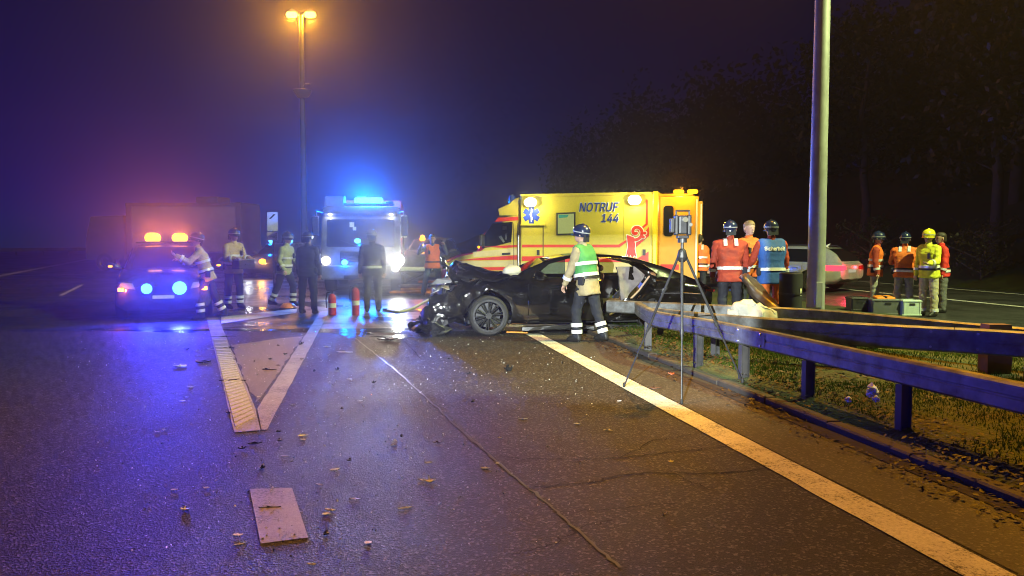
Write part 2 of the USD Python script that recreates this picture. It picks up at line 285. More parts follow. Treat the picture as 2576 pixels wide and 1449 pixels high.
# ---- grass, leaves
def blades(n, smin, smax, ymin, ymax, h, seed, clump=1.3):
    r = np.random.default_rng(seed); s = r.uniform(smin, smax, n); y = r.uniform(ymin, ymax, n)
    keep = meshkit.fbm(np.stack([s * clump, y * clump, s * 0], -1), 3, seed) + r.uniform(-0.12, 0.12, n) > 0.40; s, y = s[keep], y[keep]; n = len(s)
    base = np.c_[s - 0.2 * y, y, 0.09 + 0.06 * np.sin(np.clip((s - 4.2) / 7, 0, 1) * np.pi) + 0.05 * (meshkit.fbm(np.stack([s * 1.6, y * 1.6, s * 0], -1), 4, 5) - 0.5)]
    a = r.uniform(0, 2 * np.pi, n); L = h * r.uniform(0.45, 1.3, n) * (0.6 + 0.9 * meshkit.noise(np.c_[s, y, s * 0] * 1.7, 9)); d = np.c_[np.cos(a), np.sin(a), 0 * a]; lean = r.uniform(0.1, 0.9, n)[:, None] * L[:, None]
    side = np.c_[-np.sin(a), np.cos(a), 0 * a] * 0.005; mid = base + d * lean * 0.4 + np.c_[0 * a, 0 * a, L * 0.6]; tip = base + d * lean + np.c_[0 * a, 0 * a, L * 0.9]
    v = np.stack([base - side, base + side, mid + side * 0.7, mid - side * 0.7, tip], 1).reshape(-1, 3); o = np.arange(n)[:, None] * 5
    return v, np.vstack([o + [0, 1, 2], o + [0, 2, 3], o + [3, 2, 4]])
grass_m = usdkit.material(stage, '/World/Looks/grass_blades', {'g': ('geometry', {}), 'r': ('rgb_ramp', {'ramp': [(0.0, (0.03, 0.06, 0.008)), (0.65, (0.075, 0.12, 0.018)), (1.0, (0.16, 0.14, 0.04))]}),
    'd': ('diffuse_bsdf', {}), 't': ('translucent_bsdf', {}), 'm': ('mix_closure', {'fac': 0.3})}, [('g.random_per_island', 'r.fac'), ('r.color', 'd.color'), ('r.color', 't.color'), ('d.BSDF', 'm.closure1'), ('t.BSDF', 'm.closure2')], surface='m.closure')
obj('grass', blades(120000, 4.35, 9.5, 3.2, 14.0, 0.055, 11), grass_m, None, 'short patchy green grass growing on the median around the guardrail posts', 'grass', kind='stuff')
def leaves(n, seed, smin, smax, ymin, ymax, zf, size=0.024):
    r = np.random.default_rng(seed); s = smin + (smax - smin) * r.beta(1.4, 1.6, n); y = r.uniform(ymin, ymax, n); keep = meshkit.fbm(np.stack([s * 2.0, y * 0.8, s * 0], -1), 3, seed) + r.uniform(-0.1, 0.1, n) > 0.42; s, y = s[keep], y[keep]; n = len(s)
    c = np.c_[s - 0.2 * y, y, zf(s) + r.uniform(0.004, 0.022, n)]; a = r.uniform(0, 2 * np.pi, n); u = np.c_[np.cos(a), np.sin(a), r.uniform(-0.4, 0.4, n)]; w = np.c_[-np.sin(a), np.cos(a), r.uniform(-0.4, 0.4, n)]; k = (size * r.uniform(0.5, 1.2, n))[:, None]
    v = np.stack([c - u * k, c + w * k * 0.55 + [0, 0, 0.004], c + u * k, c - w * k * 0.55], 1).reshape(-1, 3); o = np.arange(n)[:, None] * 4
    return v, np.vstack([o + [0, 1, 2], o + [0, 2, 3]])
leaf_m = usdkit.material(stage, '/World/Looks/dead_leaves', {'g': ('geometry', {}), 'r': ('rgb_ramp', {'ramp': [(0.0, (0.03, 0.016, 0.008)), (0.7, (0.07, 0.035, 0.014)), (1.0, (0.15, 0.09, 0.035))]}), 'p': ('principled_bsdf', {'roughness': 0.6})},
    [('g.random_per_island', 'r.fac'), ('r.color', 'p.base_color')], surface='p.BSDF')
obj('fallen_leaves', leaves(5200, 21, 3.55, 4.9, 1.5, 14, lambda s: np.where(s < 3.96, 0.006, np.where(s < 4.22, 0.108, 0.12))), leaf_m, None, 'brown fallen leaves gathered along the kerb and the verge', 'leaves', kind='stuff')
obj('leaf_litter', leaves(2600, 23, 4.2, 6.5, 7, 13.5, lambda s: 0.13 + 0 * s, 0.03), leaf_m, None, 'dry leaf litter on the median below the wreck end of the guardrail', 'leaves', kind='stuff')

# ================================================================ the night haze
hz = usdkit.material(stage, '/World/Looks/night_haze', {'v': ('principled_volume', {'color': (0.92, 0.93, 0.95), 'density': HAZE_DENSITY, 'anisotropy': HAZE_G})}, volume='v.volume')
obj('haze', box(-190, 190, -16, 195, -1.4, 32), hz, kind='stuff')
# ================================================================ guardrails
def sweep(path, prof):
    """A closed outline (offset to the right, height) swept along a path in plan."""
    path = np.asarray(path, float); t = np.gradient(path, axis=0); t /= np.linalg.norm(t, axis=1)[:, None]; nrm = np.c_[t[:, 1], -t[:, 0]]
    v = np.stack([np.c_[path + nrm * o, np.full(len(path), z)] for o, z in prof], 1); n, k = len(path), len(prof)
    f = []
    for i in range(n - 1):
        for j in range(k): a, b = i * k + j, i * k + (j + 1) % k; f += [(a, b, b + k), (a, b + k, a + k)]
    tri = trimesh.creation.triangulate_polygon(sg.Polygon(prof), engine='earcut')[1]
    pts = np.array(trimesh.creation.triangulate_polygon(sg.Polygon(prof), engine='earcut')[0]); m = [int(np.argmin(np.linalg.norm(np.asarray(prof) - p, axis=1))) for p in pts]
    cap_ = [[m[a] for a in q] for q in tri]; f += [tuple(q) for q in cap_] + [tuple(x + (n - 1) * k for x in q[::-1]) for q in cap_]
    w = trimesh.Trimesh(v.reshape(-1, 3), f, process=False); w.fix_normals(); return w
def smoothpath(keys, n=60):
    from scipy.interpolate import PchipInterpolator
    k = np.array(keys, float); d = np.r_[0, np.cumsum(np.linalg.norm(np.diff(k, axis=0), axis=1))]; q = np.linspace(0, d[-1], n)
    return np.c_[PchipInterpolator(d, k[:, 0])(q), PchipInterpolator(d, k[:, 1])(q)], d[-1]
def guardrail(keys, label, ztop, h, dep, face, seg=3.8, post_step=1.25, post_off=0.0, ground=0.08, first=0.4, blocks=(), post_px=None, group=None, mat=galv):
    t = thing('guardrail', label, 'guardrail', group=group); path, L = smoothpath(keys, 160); s = np.linspace(0, L, 160)
    c, zb = 0.018, ztop - h; m_ = (zb + ztop) / 2
    # a box beam with bevelled edges and a groove along its face (face = +1: the face lies to the right of the path)
    pr = [(-dep / 2, zb + c), (-dep / 2 + c, zb), (dep / 2 - c, zb), (dep / 2, zb + c), (dep / 2, m_ - 0.012), (dep / 2 - 0.006, m_ - 0.006), (dep / 2 - 0.006, m_ + 0.006), (dep / 2, m_ + 0.012), (dep / 2, ztop - c), (dep / 2 - c, ztop), (-dep / 2 + c, ztop), (-dep / 2, ztop - c)]
    if face < 0: pr = [(-o, z) for o, z in pr][::-1]
    at = lambda q: np.array([np.interp(q, s, path[:, 0]), np.interp(q, s, path[:, 1])])
    def dirn(q): d = at(min(q + 0.05, L)) - at(max(q - 0.05, 0)); return d / np.linalg.norm(d)
    q0 = 0.0
    while q0 < L - 0.2:
        q1 = min(q0 + seg, L); qq = np.linspace(q0 + 0.004, q1 - 0.004, max(4, int((q1 - q0) / 0.25))); obj('rail_beam', sweep([at(q) for q in qq], pr), mat, t, smooth=30)
        if q1 < L - 0.3:
            pj, dj = at(q1), dirn(q1); nj = np.array([dj[1], -dj[0]]) * face; o_ = dep / 2 + .001
            obj('splice_plate', hullpts([(*(pj + dj * x + nj * (o_ + y)), z) for x in (-.3, .3) for y in (0, .006) for z in (zb + .022, ztop - .022)]), galv, t)
            for dq in (-0.22, 0.22):
                for dz in (-0.055, 0.055):
                    p, d = at(q1 + dq), dirn(q1 + dq); nr = np.array([d[1], -d[0]]) * face; a = np.r_[p + nr * (dep / 2 - 0.01), m_ + dz * h / 0.18]; obj('bolt', cyl(a, a + np.r_[nr * 0.026, 0], 0.017, 0.012, 8), bolt_m, t)
        q0 = q1
    spots = list(np.arange(first, L - 0.1, post_step))
    if post_px:                                  # posts where they stand in the photograph, measured once along the rail
        seen = [CX + FPX * at(a)[0] / at(a)[1] for a in np.linspace(0, L, 400) if at(a)[1] > 1.5]; spots = [float(np.interp(v, seen, np.linspace(0, L, 400)[:len(seen)])) for v in post_px]
    for q in spots:
        p, d = at(q), dirn(q); nr = np.array([d[1], -d[0]]) * face; b = p - nr * post_off; w = 0.05
        def pl(x, y): return (b + d * x + nr * y)
        def plate(x0, x1, y0, y1, z0, z1): return hullpts([(*pl(x, y), z) for x in (x0, x1) for y in (y0, y1) for z in (z0, z1)])
        top = zb - 0.002 if post_off < dep * 0.5 else ztop - 0.03
        obj('post', union([plate(-0.035, 0.035, -0.05, -0.043, ground - 0.2, top), plate(-0.035, 0.035, 0.043, 0.05, ground - 0.2, top), plate(-0.004, 0.004, -0.043, 0.043, ground - 0.2, top)]), galv_post, t)
    return t
near_keys = [S(4.36, 12.0), S(4.02, 10.5), S(4.2, 9.2), S(4.28, 8.2), S(4.34, 6.6), S(4.4, 5.1), S(4.5, 2.5), S(4.6, -3.0)]
guardrail(near_keys, 'nearest steel guardrail, long box beam along the kerb beside the tripod', 0.66, 0.20, 0.11, 1, post_px=(1632, 1760, 1876, 2040, 2284, 2700), ground=0.1)
guardrail([(1.98, 10.85), (2.95, 9.62), (4.2, 8.72), (5.3, 8.02), (6.1, 6.9), (6.9, 4.5), (8.0, 0.5)], 'broad steel guardrail branching off the kerb rail towards the right', 0.66, 0.27, 0.10, 1, first=1.1, post_step=1.7, ground=0.1)
guardrail([(1.55, 12.55), (3.1, 11.65), (4.36, 10.8), (5.25, 9.25), (5.72, 8.5), (6.9, 6.4), (8.6, 2.0)], 'rear guardrail running behind the wreck and the grey crates', 0.64, 0.2, 0.09, -1, first=0.9, post_step=1.6, ground=0.1)
gl, _ = smoothpath([(-62, 70), (-50, 88), (-36, 110)], 30)
t = thing('guardrail', 'distant pale guardrail at the far left edge of the motorway', 'guardrail')
obj('rail_beam', sweep([(-70, 56), (-61, 72), (-50, 92), (-38, 116), (-24, 140)], [(-0.06, 0.45), (0.06, 0.45), (0.06, 0.82), (-0.06, 0.82)]), galv, t)
for k in range(24):
    u = k / 23; p = np.array([-70, 56]) * (1 - u) + np.array([-38, 116]) * u + np.array([0.7, 0]) * math.sin(u * 3); obj('post', box(p[0] - 0.3, p[0] - 0.2, p[1] - 0.05, p[1] + 0.05, -0.3, 0.7), galv_post, t)
# thick rusty spacer post between the rails, and its neighbour in the grass
sp = thing('marker_post', 'short brown rusty block post standing between the two guardrails', 'post', (*S(6.92, 8.35), 0))
obj('post_block', hullpts([(x * k, y * k, z) for z, k in ((-0.1, 1.0), (0.62, 1.0), (0.7, 0.9)) for x in (-0.13, 0.13) for y in (-0.09, 0.09)]), M('rusty_steel', (0.13, 0.065, 0.035), 0.75, metal=0.2, var=0.4, scale=9, bump=0.003), sp)
obj('reflector_strip', box(0.122, 0.134, -0.092, -0.07, 0.25, 0.66), galv, sp)

# ================================================================ lamp posts
def street_lamp(base, h, arm, r0, r1, label, power, arms, tilt=0.0, dome=None, group=None, beam={}, pm=None, head_l=0.7, glass_r=.055):
    pm = pm or pole_m; t = thing('street_lamp', label, 'street lamp', (*base, 0)); lean = tilt * h
    rings = 20; prof = [(r0 + (r1 - r0) * k / rings, h * k / rings) for k in range(rings + 1)]
    obj('pole', trimesh.creation.revolve(np.array([(0, -0.3), (r0, -0.3)] + prof + [(0, h)]), sections=32), pm, t, smooth=40)
    obj('base_plate', trimesh.creation.revolve(np.array([(0, -0.3), (r0 + 0.09, -0.3), (r0 + 0.09, 0.17), (r0 + 0.02, 0.19), (0, 0.19)]), sections=24), galv_post, t)
    obj('service_door', box(-0.05, 0.05, -r0 - 0.006, -r0 + 0.03, 0.55, 0.95, 0.004), pole_m, t)
    for a in arms:
        u = np.array([math.cos(a), math.sin(a), 0]); p0 = np.array([0, 0, h - 0.05]); p1 = p0 + u * arm + np.array([0, 0, 0.22])
        obj('arm', tubes([p0, p0 + u * arm * 0.4 + np.array([0, 0, 0.12]), p1], 0.04), pole_m, t)
        hl_ = head_l; q = p1 + u * hl_ / 2; hd = hull((p1, 0.06), (p1 + u * hl_, 0.06), (p1 + u * hl_ / 2 + np.array([0, 0, 0.06]), 0.12)); L = obj('lamp_head', hd, pole_m, t)
        obj('lamp_glass', hull((p1 + u * hl_ * .25 - np.array([0, 0, 0.09]), glass_r), (p1 + u * hl_ * .8 - np.array([0, 0, 0.09]), glass_r)), lens_sodium, L)
        lamp(t, q - np.array([0, 0, 0.34]), AMB, power, 0.06, **beam)
    if dome:
        z = dome; obj('camera_bracket', tubes([(0, 0, z + 0.35), (0.25, -0.3, z + 0.42), (0.45, -0.4, z + 0.4)], 0.03), galv, t)
        obj('camera_dome', trimesh.creation.revolve(np.array([(0, z - 0.25), (0.22, z - 0.2), (0.36, z), (0.42, z + 0.12), (0.3, z + 0.16), (0, z + 0.16)]), sections=20).apply_translation((0.1, -0.35, 0)), pole_dark, t)
    return t
b = D(757, 33, 36.0); street_lamp(b[:2], b[2] - 0.15, 0.20, 0.16, 0.09, 'tall double-headed street lamp glowing amber above the truck', 700, (math.pi, 0.0), dome=8.3, pm=pole_dark, head_l=.42, glass_r=.15)
b = G(2049, 858); street_lamp((b[0], b[1] + 0.0), 11.5, 0.6, 0.142, 0.085, 'thick grey lamp post at right, standing behind the guardrails', 2500, (math.radians(250), math.radians(70)), beam=dict(aim=(-.17, -.7, -1), cone=47, soft=0.7))

# ================================================================ car maker
from scipy.interpolate import PchipInterpolator
def loft(rings):
    v = np.array(rings, float); n, k = v.shape[:2]; f = []
    i, j = np.meshgrid(np.arange(n - 1), np.arange(k), indexing='ij'); a = i * k + j; b = i * k + (j + 1) % k
    f = np.concatenate([np.stack([a, b, b + k], -1).reshape(-1, 3), np.stack([a, b + k, a + k], -1).reshape(-1, 3)])
    V = np.vstack([v.reshape(-1, 3), v[0].mean(0), v[-1].mean(0)]); jj = np.arange(k); nx_ = (jj + 1) % k
    f = np.vstack([f, np.stack([np.full(k, n * k), nx_, jj], -1), np.stack([np.full(k, n * k + 1), (n - 1) * k + jj, (n - 1) * k + nx_], -1)])
    tm = trimesh.Trimesh(V, f, process=False)
    if tm.volume < 0: tm.invert()
    return m3.Manifold(m3.Mesh(np.asarray(tm.vertices, np.float32), np.asarray(tm.faces, np.uint32)))
def tab(keys, x): k = np.array(keys, float); return np.stack([PchipInterpolator(k[:, 0], k[:, c])(x) for c in range(1, k.shape[1])], 1)
def lower(keys, off=0.0, n=44):
    """keys: x, half width, sill height, side-top height, centre-top height."""
    x = np.linspace(keys[0][0], keys[-1][0], n); T = tab(keys, x); rings = []
    for xi, (w, zb, ze, zc) in zip(x, T):
        w += off; zb -= off; ze += off; zc += off; h = ze - zb
        half = [(0, zb), (w * 0.82, zb), (w * 0.95, zb + 0.06), (w * 0.985, zb + 0.2 * h), (w, zb + 0.45 * h), (w * 0.99, zb + 0.68 * h), (w * 0.965, zb + 0.86 * h), (w * 0.93, zb + 0.96 * h), (w * 0.86, ze + 0.25 * (zc - ze)), (w * 0.6, ze + 0.72 * (zc - ze)), (w * 0.3, ze + 0.94 * (zc - ze)), (0, zc)]
        rings.append([(xi, -y, z) for y, z in half] + [(xi, y, z) for y, z in half[-2:0:-1]])
    rings[0] = [(p[0] - off, p[1], p[2]) for p in rings[0]]; rings[-1] = [(p[0] + off, p[1], p[2]) for p in rings[-1]]
    return loft(rings)
def upper(keys, zb, off=0.0, n=44):
    """keys: x, half width at belt, half width at roof, roof height."""
    x = np.linspace(keys[0][0], keys[-1][0], n); T = tab(keys, x); rings = []
    for xi, (wb, wr, zr) in zip(x, T):
        wb += off; wr += off; zr += off; zr = max(zr, zb + 0.03); h = zr - zb
        half = [(0, zb), (wb, zb), (wb + (wr - wb) * 0.35, zb + 0.4 * h), (wb + (wr - wb) * 0.75, zb + 0.75 * h), (wr, zb + 0.88 * h), (wr * 0.93, zb + 0.955 * h), (wr * 0.75, zb + 0.985 * h), (wr * 0.4, zr), (0, zr + 0.004)]
        rings.append([(xi, -y, z) for y, z in half] + [(xi, y, z) for y, z in half[-2:0:-1]])
    return loft(rings)
tyre_prof = lambda R, w, r: np.array([(r, -w / 2 + 0.01), (R - 0.03, -w / 2), (R - 0.005, -w / 2 + 0.025), (R, -w / 4), (R, w / 4), (R - 0.005, w / 2 - 0.025), (R - 0.03, w / 2), (r, w / 2 - 0.01)])
def wheel(parent, c, R, w, side, rim_r, spokes=10, rim_mat=None, tyre_mat=None, double=True):
    """A wheel whose axle runs along y; side: -1 = its face looks to -y."""
    pr = tyre_prof(R, w, rim_r); ring = trimesh.creation.revolve(np.vstack([pr, pr[:1]]), sections=40); ring.apply_transform(trimesh.transformations.rotation_matrix(-np.pi / 2, [1, 0, 0])); ring.apply_translation(c)
    t = obj('tyre', ring, tyre_mat or black_rubber, parent, smooth=35)
    f = c[1] + side * w * 0.42; b = c[1] - side * w * 0.3; P = lambda r, a, y: (c[0] + r * math.cos(a), y, c[2] + r * math.sin(a))
    lip = trimesh.creation.revolve(np.array([(rim_r - 0.03, -0.01), (rim_r + 0.004, -0.01), (rim_r + 0.004, 0.012), (rim_r - 0.012, 0.012), (rim_r - 0.03, -0.01)]), sections=40); lip.apply_transform(trimesh.transformations.rotation_matrix(-np.pi / 2, [1, 0, 0])); lip.apply_translation((c[0], f, c[2]))
    obj('rim', lip, rim_mat or chrome, t, smooth=35)
    obj('brake_disc', cyl((c[0], b, c[2]), (c[0], b + side * 0.03, c[2]), rim_r * 0.78, n=28), dark_metal, t)
    obj('hub', cyl((c[0], f - side * 0.05, c[2]), (c[0], f, c[2]), rim_r * 0.2, n=16), rim_mat or chrome, t)
    for k in range(spokes):
        a = 2 * math.pi * k / spokes + 0.2; d = 0.10 if double else 0.0
        for e in ((-d, d) if double else (0,)): obj('spoke', hull((P(rim_r * 0.14, a, f - side * 0.02), 0.016), (P(rim_r * 0.95, a + e, f - side * 0.008), 0.012), n=6), rim_mat or chrome, t)
    return t
def arches(B, axles, R, W):
    for x in axles:
        for s in (-1, 1): B = B - cyl((x, s * (W + 0.05), R * 0.98), (x, s * (W - 0.28), R * 0.98), R * 1.12, n=32)
    return B
def z3(X, Y): return ((1560 + X / 2.264) / 1.4907, (660 + Y / 2.264) / 1.4907)       # measurements taken in an enlarged view
def on_face(origin, rz, yl):
    """Picture position -> (x, z) on the upright plane y = yl of a thing's own frame."""
    e = np.array([math.cos(rz), math.sin(rz), 0]); n = np.array([-math.sin(rz), math.cos(rz), 0]); o = np.array([*origin, 0]) + n * yl
    def f(px, py):
        r = ray(px, py); E = np.array([0, 0, EYE]); p = E + r * ((o - E) @ n / (r @ n)); return np.array([(p - o) @ e, p[2]])
    return f
dark_glass = M('dark_tinted_glass', (0.008, 0.010, 0.013), 0.04, var=0.05, coat=0.3)
clear_glass = GLASS('clear_pane', (0.75, 0.82, 0.85)); blue_glass = GLASS('windscreen_pane', (0.45, 0.55, 0.65))

# ---------------------------------------------------------------- simple cars
def make_car(t, lk, uk, zb, axles, R, body_m, glass_m=dark_glass, rim=chrome, hub=0.62, spokes=5, W=0.93):
    B = arches(lower(lk) + upper(uk, zb), axles, R, W); SK = (lower(lk, 0.006) + upper(uk, zb, 0.006)) - B
    L0, L1 = lk[0][0], lk[-1][0]
    seams = [x for x in (axles[0] + 0.62, (axles[0] + axles[1]) / 2 + 0.12, axles[1] - 0.28)]
    groove = B - (lower(lk, -0.012) + upper(uk, zb, -0.012)); cut = union([box(x - 0.006, x + 0.006, s * 1.2 - 0.6, s * 1.2 + 0.6, 0.32, zb + 0.06) for x in seams for s in (-1, 1)])
    obj('body', B - (groove ^ cut), body_m, t, smooth=32)
    def win(name, m, mat=glass_m, parent=t): return obj(name, SK ^ m, mat, parent, smooth=30)
    xs_ = [k[0] for k in uk]; zr = max(k[3] for k in uk)
    win('windscreen', prism([(-0.66, zb + 0.07), (0.66, zb + 0.07), (0.56, zr - 0.08), (-0.56, zr - 0.08)], uk[0][0] - 0.05, uk[2][0] - 0.1, 'x'))
    win('rear_window', prism([(-0.6, zb + 0.1), (0.6, zb + 0.1), (0.52, zr - 0.1), (-0.52, zr - 0.1)], uk[-3][0] + 0.05, L1, 'x'))
    mid = (axles[0] + axles[1]) / 2 + 0.12
    for s in (-1, 1):
        ya, yb = (-1.2, -0.5) if s < 0 else (0.5, 1.2)
        win('side_window', prism([(uk[0][0] + 0.35, zb + 0.07), (uk[1][0] + 0.2, zr - 0.22), (uk[2][0] + 0.1, zr - 0.11), (mid - 0.04, zr - 0.1), (mid - 0.04, zb + 0.07)], ya, yb))
        win('side_window', prism([(mid + 0.04, zb + 0.07), (mid + 0.04, zr - 0.1), (uk[-3][0] - 0.25, zr - 0.12), (uk[-3][0] - 0.05, zb + 0.07)], ya, yb))
        mx = uk[0][0] + 0.5
        obj('mirror', hull(((mx, s * 1.0, zb + 0.12), 0.075), ((mx + 0.03, s * 1.1, zb + 0.13), 0.07), ((mx + 0.02, s * 0.84, zb + 0.06), 0.03), n=10), body_m, t, smooth=40)
        for x in (mid - 0.25, axles[1] - 0.5): obj('door_handle', box(x - 0.09, x + 0.09, s * (W - 0.01) - 0.03, s * (W - 0.01) + 0.03, zb - 0.12, zb - 0.09, 0.01), body_m, t)
        for x in axles: wheel(t, (x, s * (W - 0.12), R), R, 0.21, s, R * hub, spokes, rim)
    return B, SK, win
SUVL = [(0.0, 0.64, 0.36, 0.66, 0.70), (0.07, 0.80, 0.24, 0.76, 0.80), (0.35, 0.89, 0.20, 0.84, 0.94), (1.0, 0.93, 0.20, 0.95, 1.04), (1.5, 0.94, 0.2, 1.0, 1.06), (3.8, 0.94, 0.2, 1.02, 1.04), (4.4, 0.88, 0.28, 1.0, 1.02), (4.6, 0.78, 0.42, 0.92, 0.94)]
SUVU = [(1.1, 0.80, 0.70, 0.98), (1.55, 0.84, 0.66, 1.30), (2.05, 0.86, 0.66, 1.50), (2.7, 0.86, 0.66, 1.55), (3.9, 0.84, 0.64, 1.51), (4.3, 0.80, 0.62, 1.30), (4.52, 0.76, 0.62, 1.02)]
svc_paint = M('service_car_paint', (0.07, 0.07, 0.085), 0.28, metal=0.3, var=0.05, coat=0.8)
X0 = D(410, 700, 15.4)[0]
t = thing('patrol_car', 'patrol car facing us with amber roof beacons and blue grille flashers', 'car', (X0, 15.4, 0), math.radians(112))
B, SK, win = make_car(t, SUVL, SUVU, 0.94, (0.85, 3.65), 0.34, svc_paint)
win('grille', prism(rrect(-0.5, 0.5, 0.52, 0.72, 0.05), -0.1, 0.4, 'x'), black_plastic)
win('lower_grille', prism(rrect(-0.62, 0.62, 0.30, 0.44, 0.04), -0.1, 0.4, 'x'), black_plastic)
pl = win('number_plate', prism(rrect(-0.2, 0.2, 0.45, 0.52, 0.01), -0.1, 0.4, 'x'), white_plastic)
for s in (-1, 1):
    h = win('headlight', prism([(s * 0.50, 0.64), (s * 0.86, 0.70), (s * 0.88, 0.80), (s * 0.55, 0.76)], -0.1, 0.8, 'x'), lens_off)
    h = obj('blue_flasher', cyl((-0.05, s * 0.30, 0.655), (0.02, s * 0.30, 0.655), .10 if s > 0 else .13, n=24), lens_blue, t); lamp(t, (-0.10, s * 0.30, 0.655), (0.02, 0.05, 1.0), 260 if s > 0 else 480, 0.05, aim=(-1, 0, .10), cone=12, soft=0.9, name='glare_light'); lamp(t, (-0.10, s * 0.30, 0.655), (0.02, 0.03, 1.0), 190 if s > 0 else 280, 0.05, aim=(-1, 0, 0), cone=84, soft=0.3)
    obj('indicator', box(0.02, 0.10, s * 0.76 - 0.06, s * 0.76 + 0.06, 0.60, 0.68, 0.015), lens_amber, t); lamp(t, (-0.06, s * 0.78, 0.64), (1.0, 0.18, 0.08), 3.5 if s > 0 else 1.5, 0.03)
    obj('mirror_indicator', hull(((1.52, s * 1.1, 1.06), 0.02), ((1.52, s * 1.05, 1.06), 0.02), n=6), lens_amber, t)
lb = obj('light_bar', box(2.2, 2.5, -0.62, 0.62, 1.545, 1.59, 0.015), black_plastic, t)
for s in (-1, 1):
    obj('amber_beacon', hull(((2.32, s * 0.28 - 0.06, 1.67), 0.112), ((2.32, s * 0.28 + 0.06, 1.67), 0.112), ((2.38, s * 0.28, 1.67), 0.11)), lens_amber, lb); lamp(t, (2.15, s * 0.28, 1.70), (1.0, 0.20, 0.004), 330, 0.06, aim=(-1, 0, .13), cone=15, soft=0.8)

# ---------------------------------------------------------------- silver estate on the far road, seen from behind
EL = [(0.0, 0.62, 0.34, 0.60, 0.64), (0.1, 0.80, 0.22, 0.70, 0.74), (0.5, 0.90, 0.18, 0.78, 0.86), (1.4, 0.92, 0.18, 0.90, 0.96), (3.9, 0.93, 0.18, 0.93, 0.95), (4.5, 0.88, 0.26, 0.92, 0.94), (4.7, 0.80, 0.40, 0.86, 0.88)]
EU = [(1.35, 0.80, 0.72, 0.90), (1.85, 0.84, 0.66, 1.22), (2.35, 0.85, 0.65, 1.42), (3.0, 0.85, 0.65, 1.45), (4.0, 0.82, 0.63, 1.40), (4.4, 0.78, 0.60, 1.22), (4.66, 0.74, 0.60, 0.92)]
silver = M('silver_paint', (0.52, 0.52, 0.54), 0.22, metal=0.45, var=0.03, coat=0.9)
rz = math.radians(-48); rear = D(2140, 690, 24.6)[:2]; e = np.array([math.cos(rz), math.sin(rz)])
t = thing('estate_car', 'silver estate car seen from behind with its red tail light lit', 'car', (*(rear - e * 4.65), 0), rz)
B, SK, win = make_car(t, EL, EU, 0.86, (0.85, 3.75), 0.33, silver, W=0.92)
for s in (-1, 1):
    win('tail_light', prism([(s * 0.42, 0.70), (s * 0.9, 0.66), (s * 0.95, 0.84), (s * 0.45, 0.80)], 4.2, 5.0, 'x'), lens_red if s < 0 else M('tail_lens_unlit', (0.2, 0.01, 0.01), 0.2, coat=0.5))
lamp(t, (4.85, -0.72, 0.76), (1, 0.03, 0.09), 8, 0.05); lamp(t, (4.86, 0.55, 0.75), (1, 0.03, 0.05), 1.5, 0.05)
pl = win('number_plate', prism(rrect(-0.26, 0.26, 0.60, 0.70, 0.01), 4.4, 5.0, 'x'), EMIT('plate_lit', (1, 0.9, 0.6), 0.55))
win('bumper_trim', prism(rrect(-0.7, 0.7, 0.27, 0.36, 0.03), 4.3, 5.0, 'x'), black_plastic)
obj('blue_beacon', hull(((2.4, -0.3, 1.50), 0.06), ((2.4, -0.3, 1.44), 0.07)), lens_blue, t)
obj('roof_antenna', hull(((3.8, 0, 1.40), 0.05), ((3.95, 0, 1.50), 0.015)), white_plastic, t)
for s in (-1, 1): obj('roof_rail', tubes([(2.1, s * 0.6, 1.39), (2.3, s * 0.61, 1.47), (3.9, s * 0.59, 1.45), (4.05, s * 0.58, 1.37)], 0.014, 6), dark_metal, t)

# ---------------------------------------------------------------- red car behind the ambulance's bonnet, and far emergency cars
red_paint = M('red_paint', (0.55, 0.02, 0.018), 0.25, var=0.05, coat=0.8)
p = D(1118, 700, 24.3)[:2]
t = thing('red_van', 'red emergency van half hidden behind the front of the yellow ambulance', 'van', (p[0], p[1], 0), math.radians(-4))
make_car(t, [(a, b, c, d * 1.22, e_ * 1.22) for a, b, c, d, e_ in SUVL], [(a, b, c, d * 1.36) for a, b, c, d in SUVU], 1.12, (0.85, 3.65), 0.36, red_paint)
obj('blue_beacon', hull(((2.4, -0.3, 2.16), 0.07), ((2.4, -0.3, 2.08), 0.08)), lens_blue_off, t)
p = D(652, 700, 33)[:2]
t = thing('distant_car', 'distant emergency car with blue roof lights behind the firefighters at left', 'car', (*p, 0), math.radians(80))
make_car(t, SUVL, SUVU, 0.94, (0.85, 3.65), 0.34, svc_paint)
for y, c, m_, pw in ((0.62, BLU, lens_blue, 12), (-0.35, BLU, lens_blue, 5)): obj('blue_beacon', hull(((2.3, y, 1.66), 0.08), ((2.3, y, 1.60), 0.1)), m_, t); lamp(t, (2.1, y, 1.68), c, pw, 0.06)
obj('headlight', hull(((0.0, 0.45, 0.86), 0.10), ((0.05, 0.55, 0.86), 0.1)), lens_white, t); lamp(t, (-0.15, 0.42, 0.86), COOL, 7, 0.06)
obj('indicator', hull(((0.0, -0.2, 0.72), 0.12), ((0.05, -0.1, 0.72), 0.12)), lens_amber, t); lamp(t, (-0.15, -0.2, 0.72), (1, 0.42, 0.06), 16, 0.06)
p = D(1052, 700, 29)[:2]
t = thing('recovery_van', 'grey van with an orange beacon standing to the right of the truck', 'van', (*p, 0), math.radians(84))
van_w = M('van_grey', (0.10, 0.10, 0.11), 0.35, coat=0.4)
make_car(t, [(a, b, c, d * 1.2, e_ * 1.2) for a, b, c, d, e_ in SUVL], [(a, b, c, d * 1.12) for a, b, c, d in SUVU], 1.1, (0.85, 3.65), 0.36, van_w, glass_m=dark_glass)
obj('orange_beacon', hull(((1.9, 0.25, 1.74), 0.10), ((1.9, 0.25, 1.66), 0.12)), lens_amber, t); lamp(t, (1.65, 0.25, 1.76), (1, 0.27, 0.02), 26, 0.06)

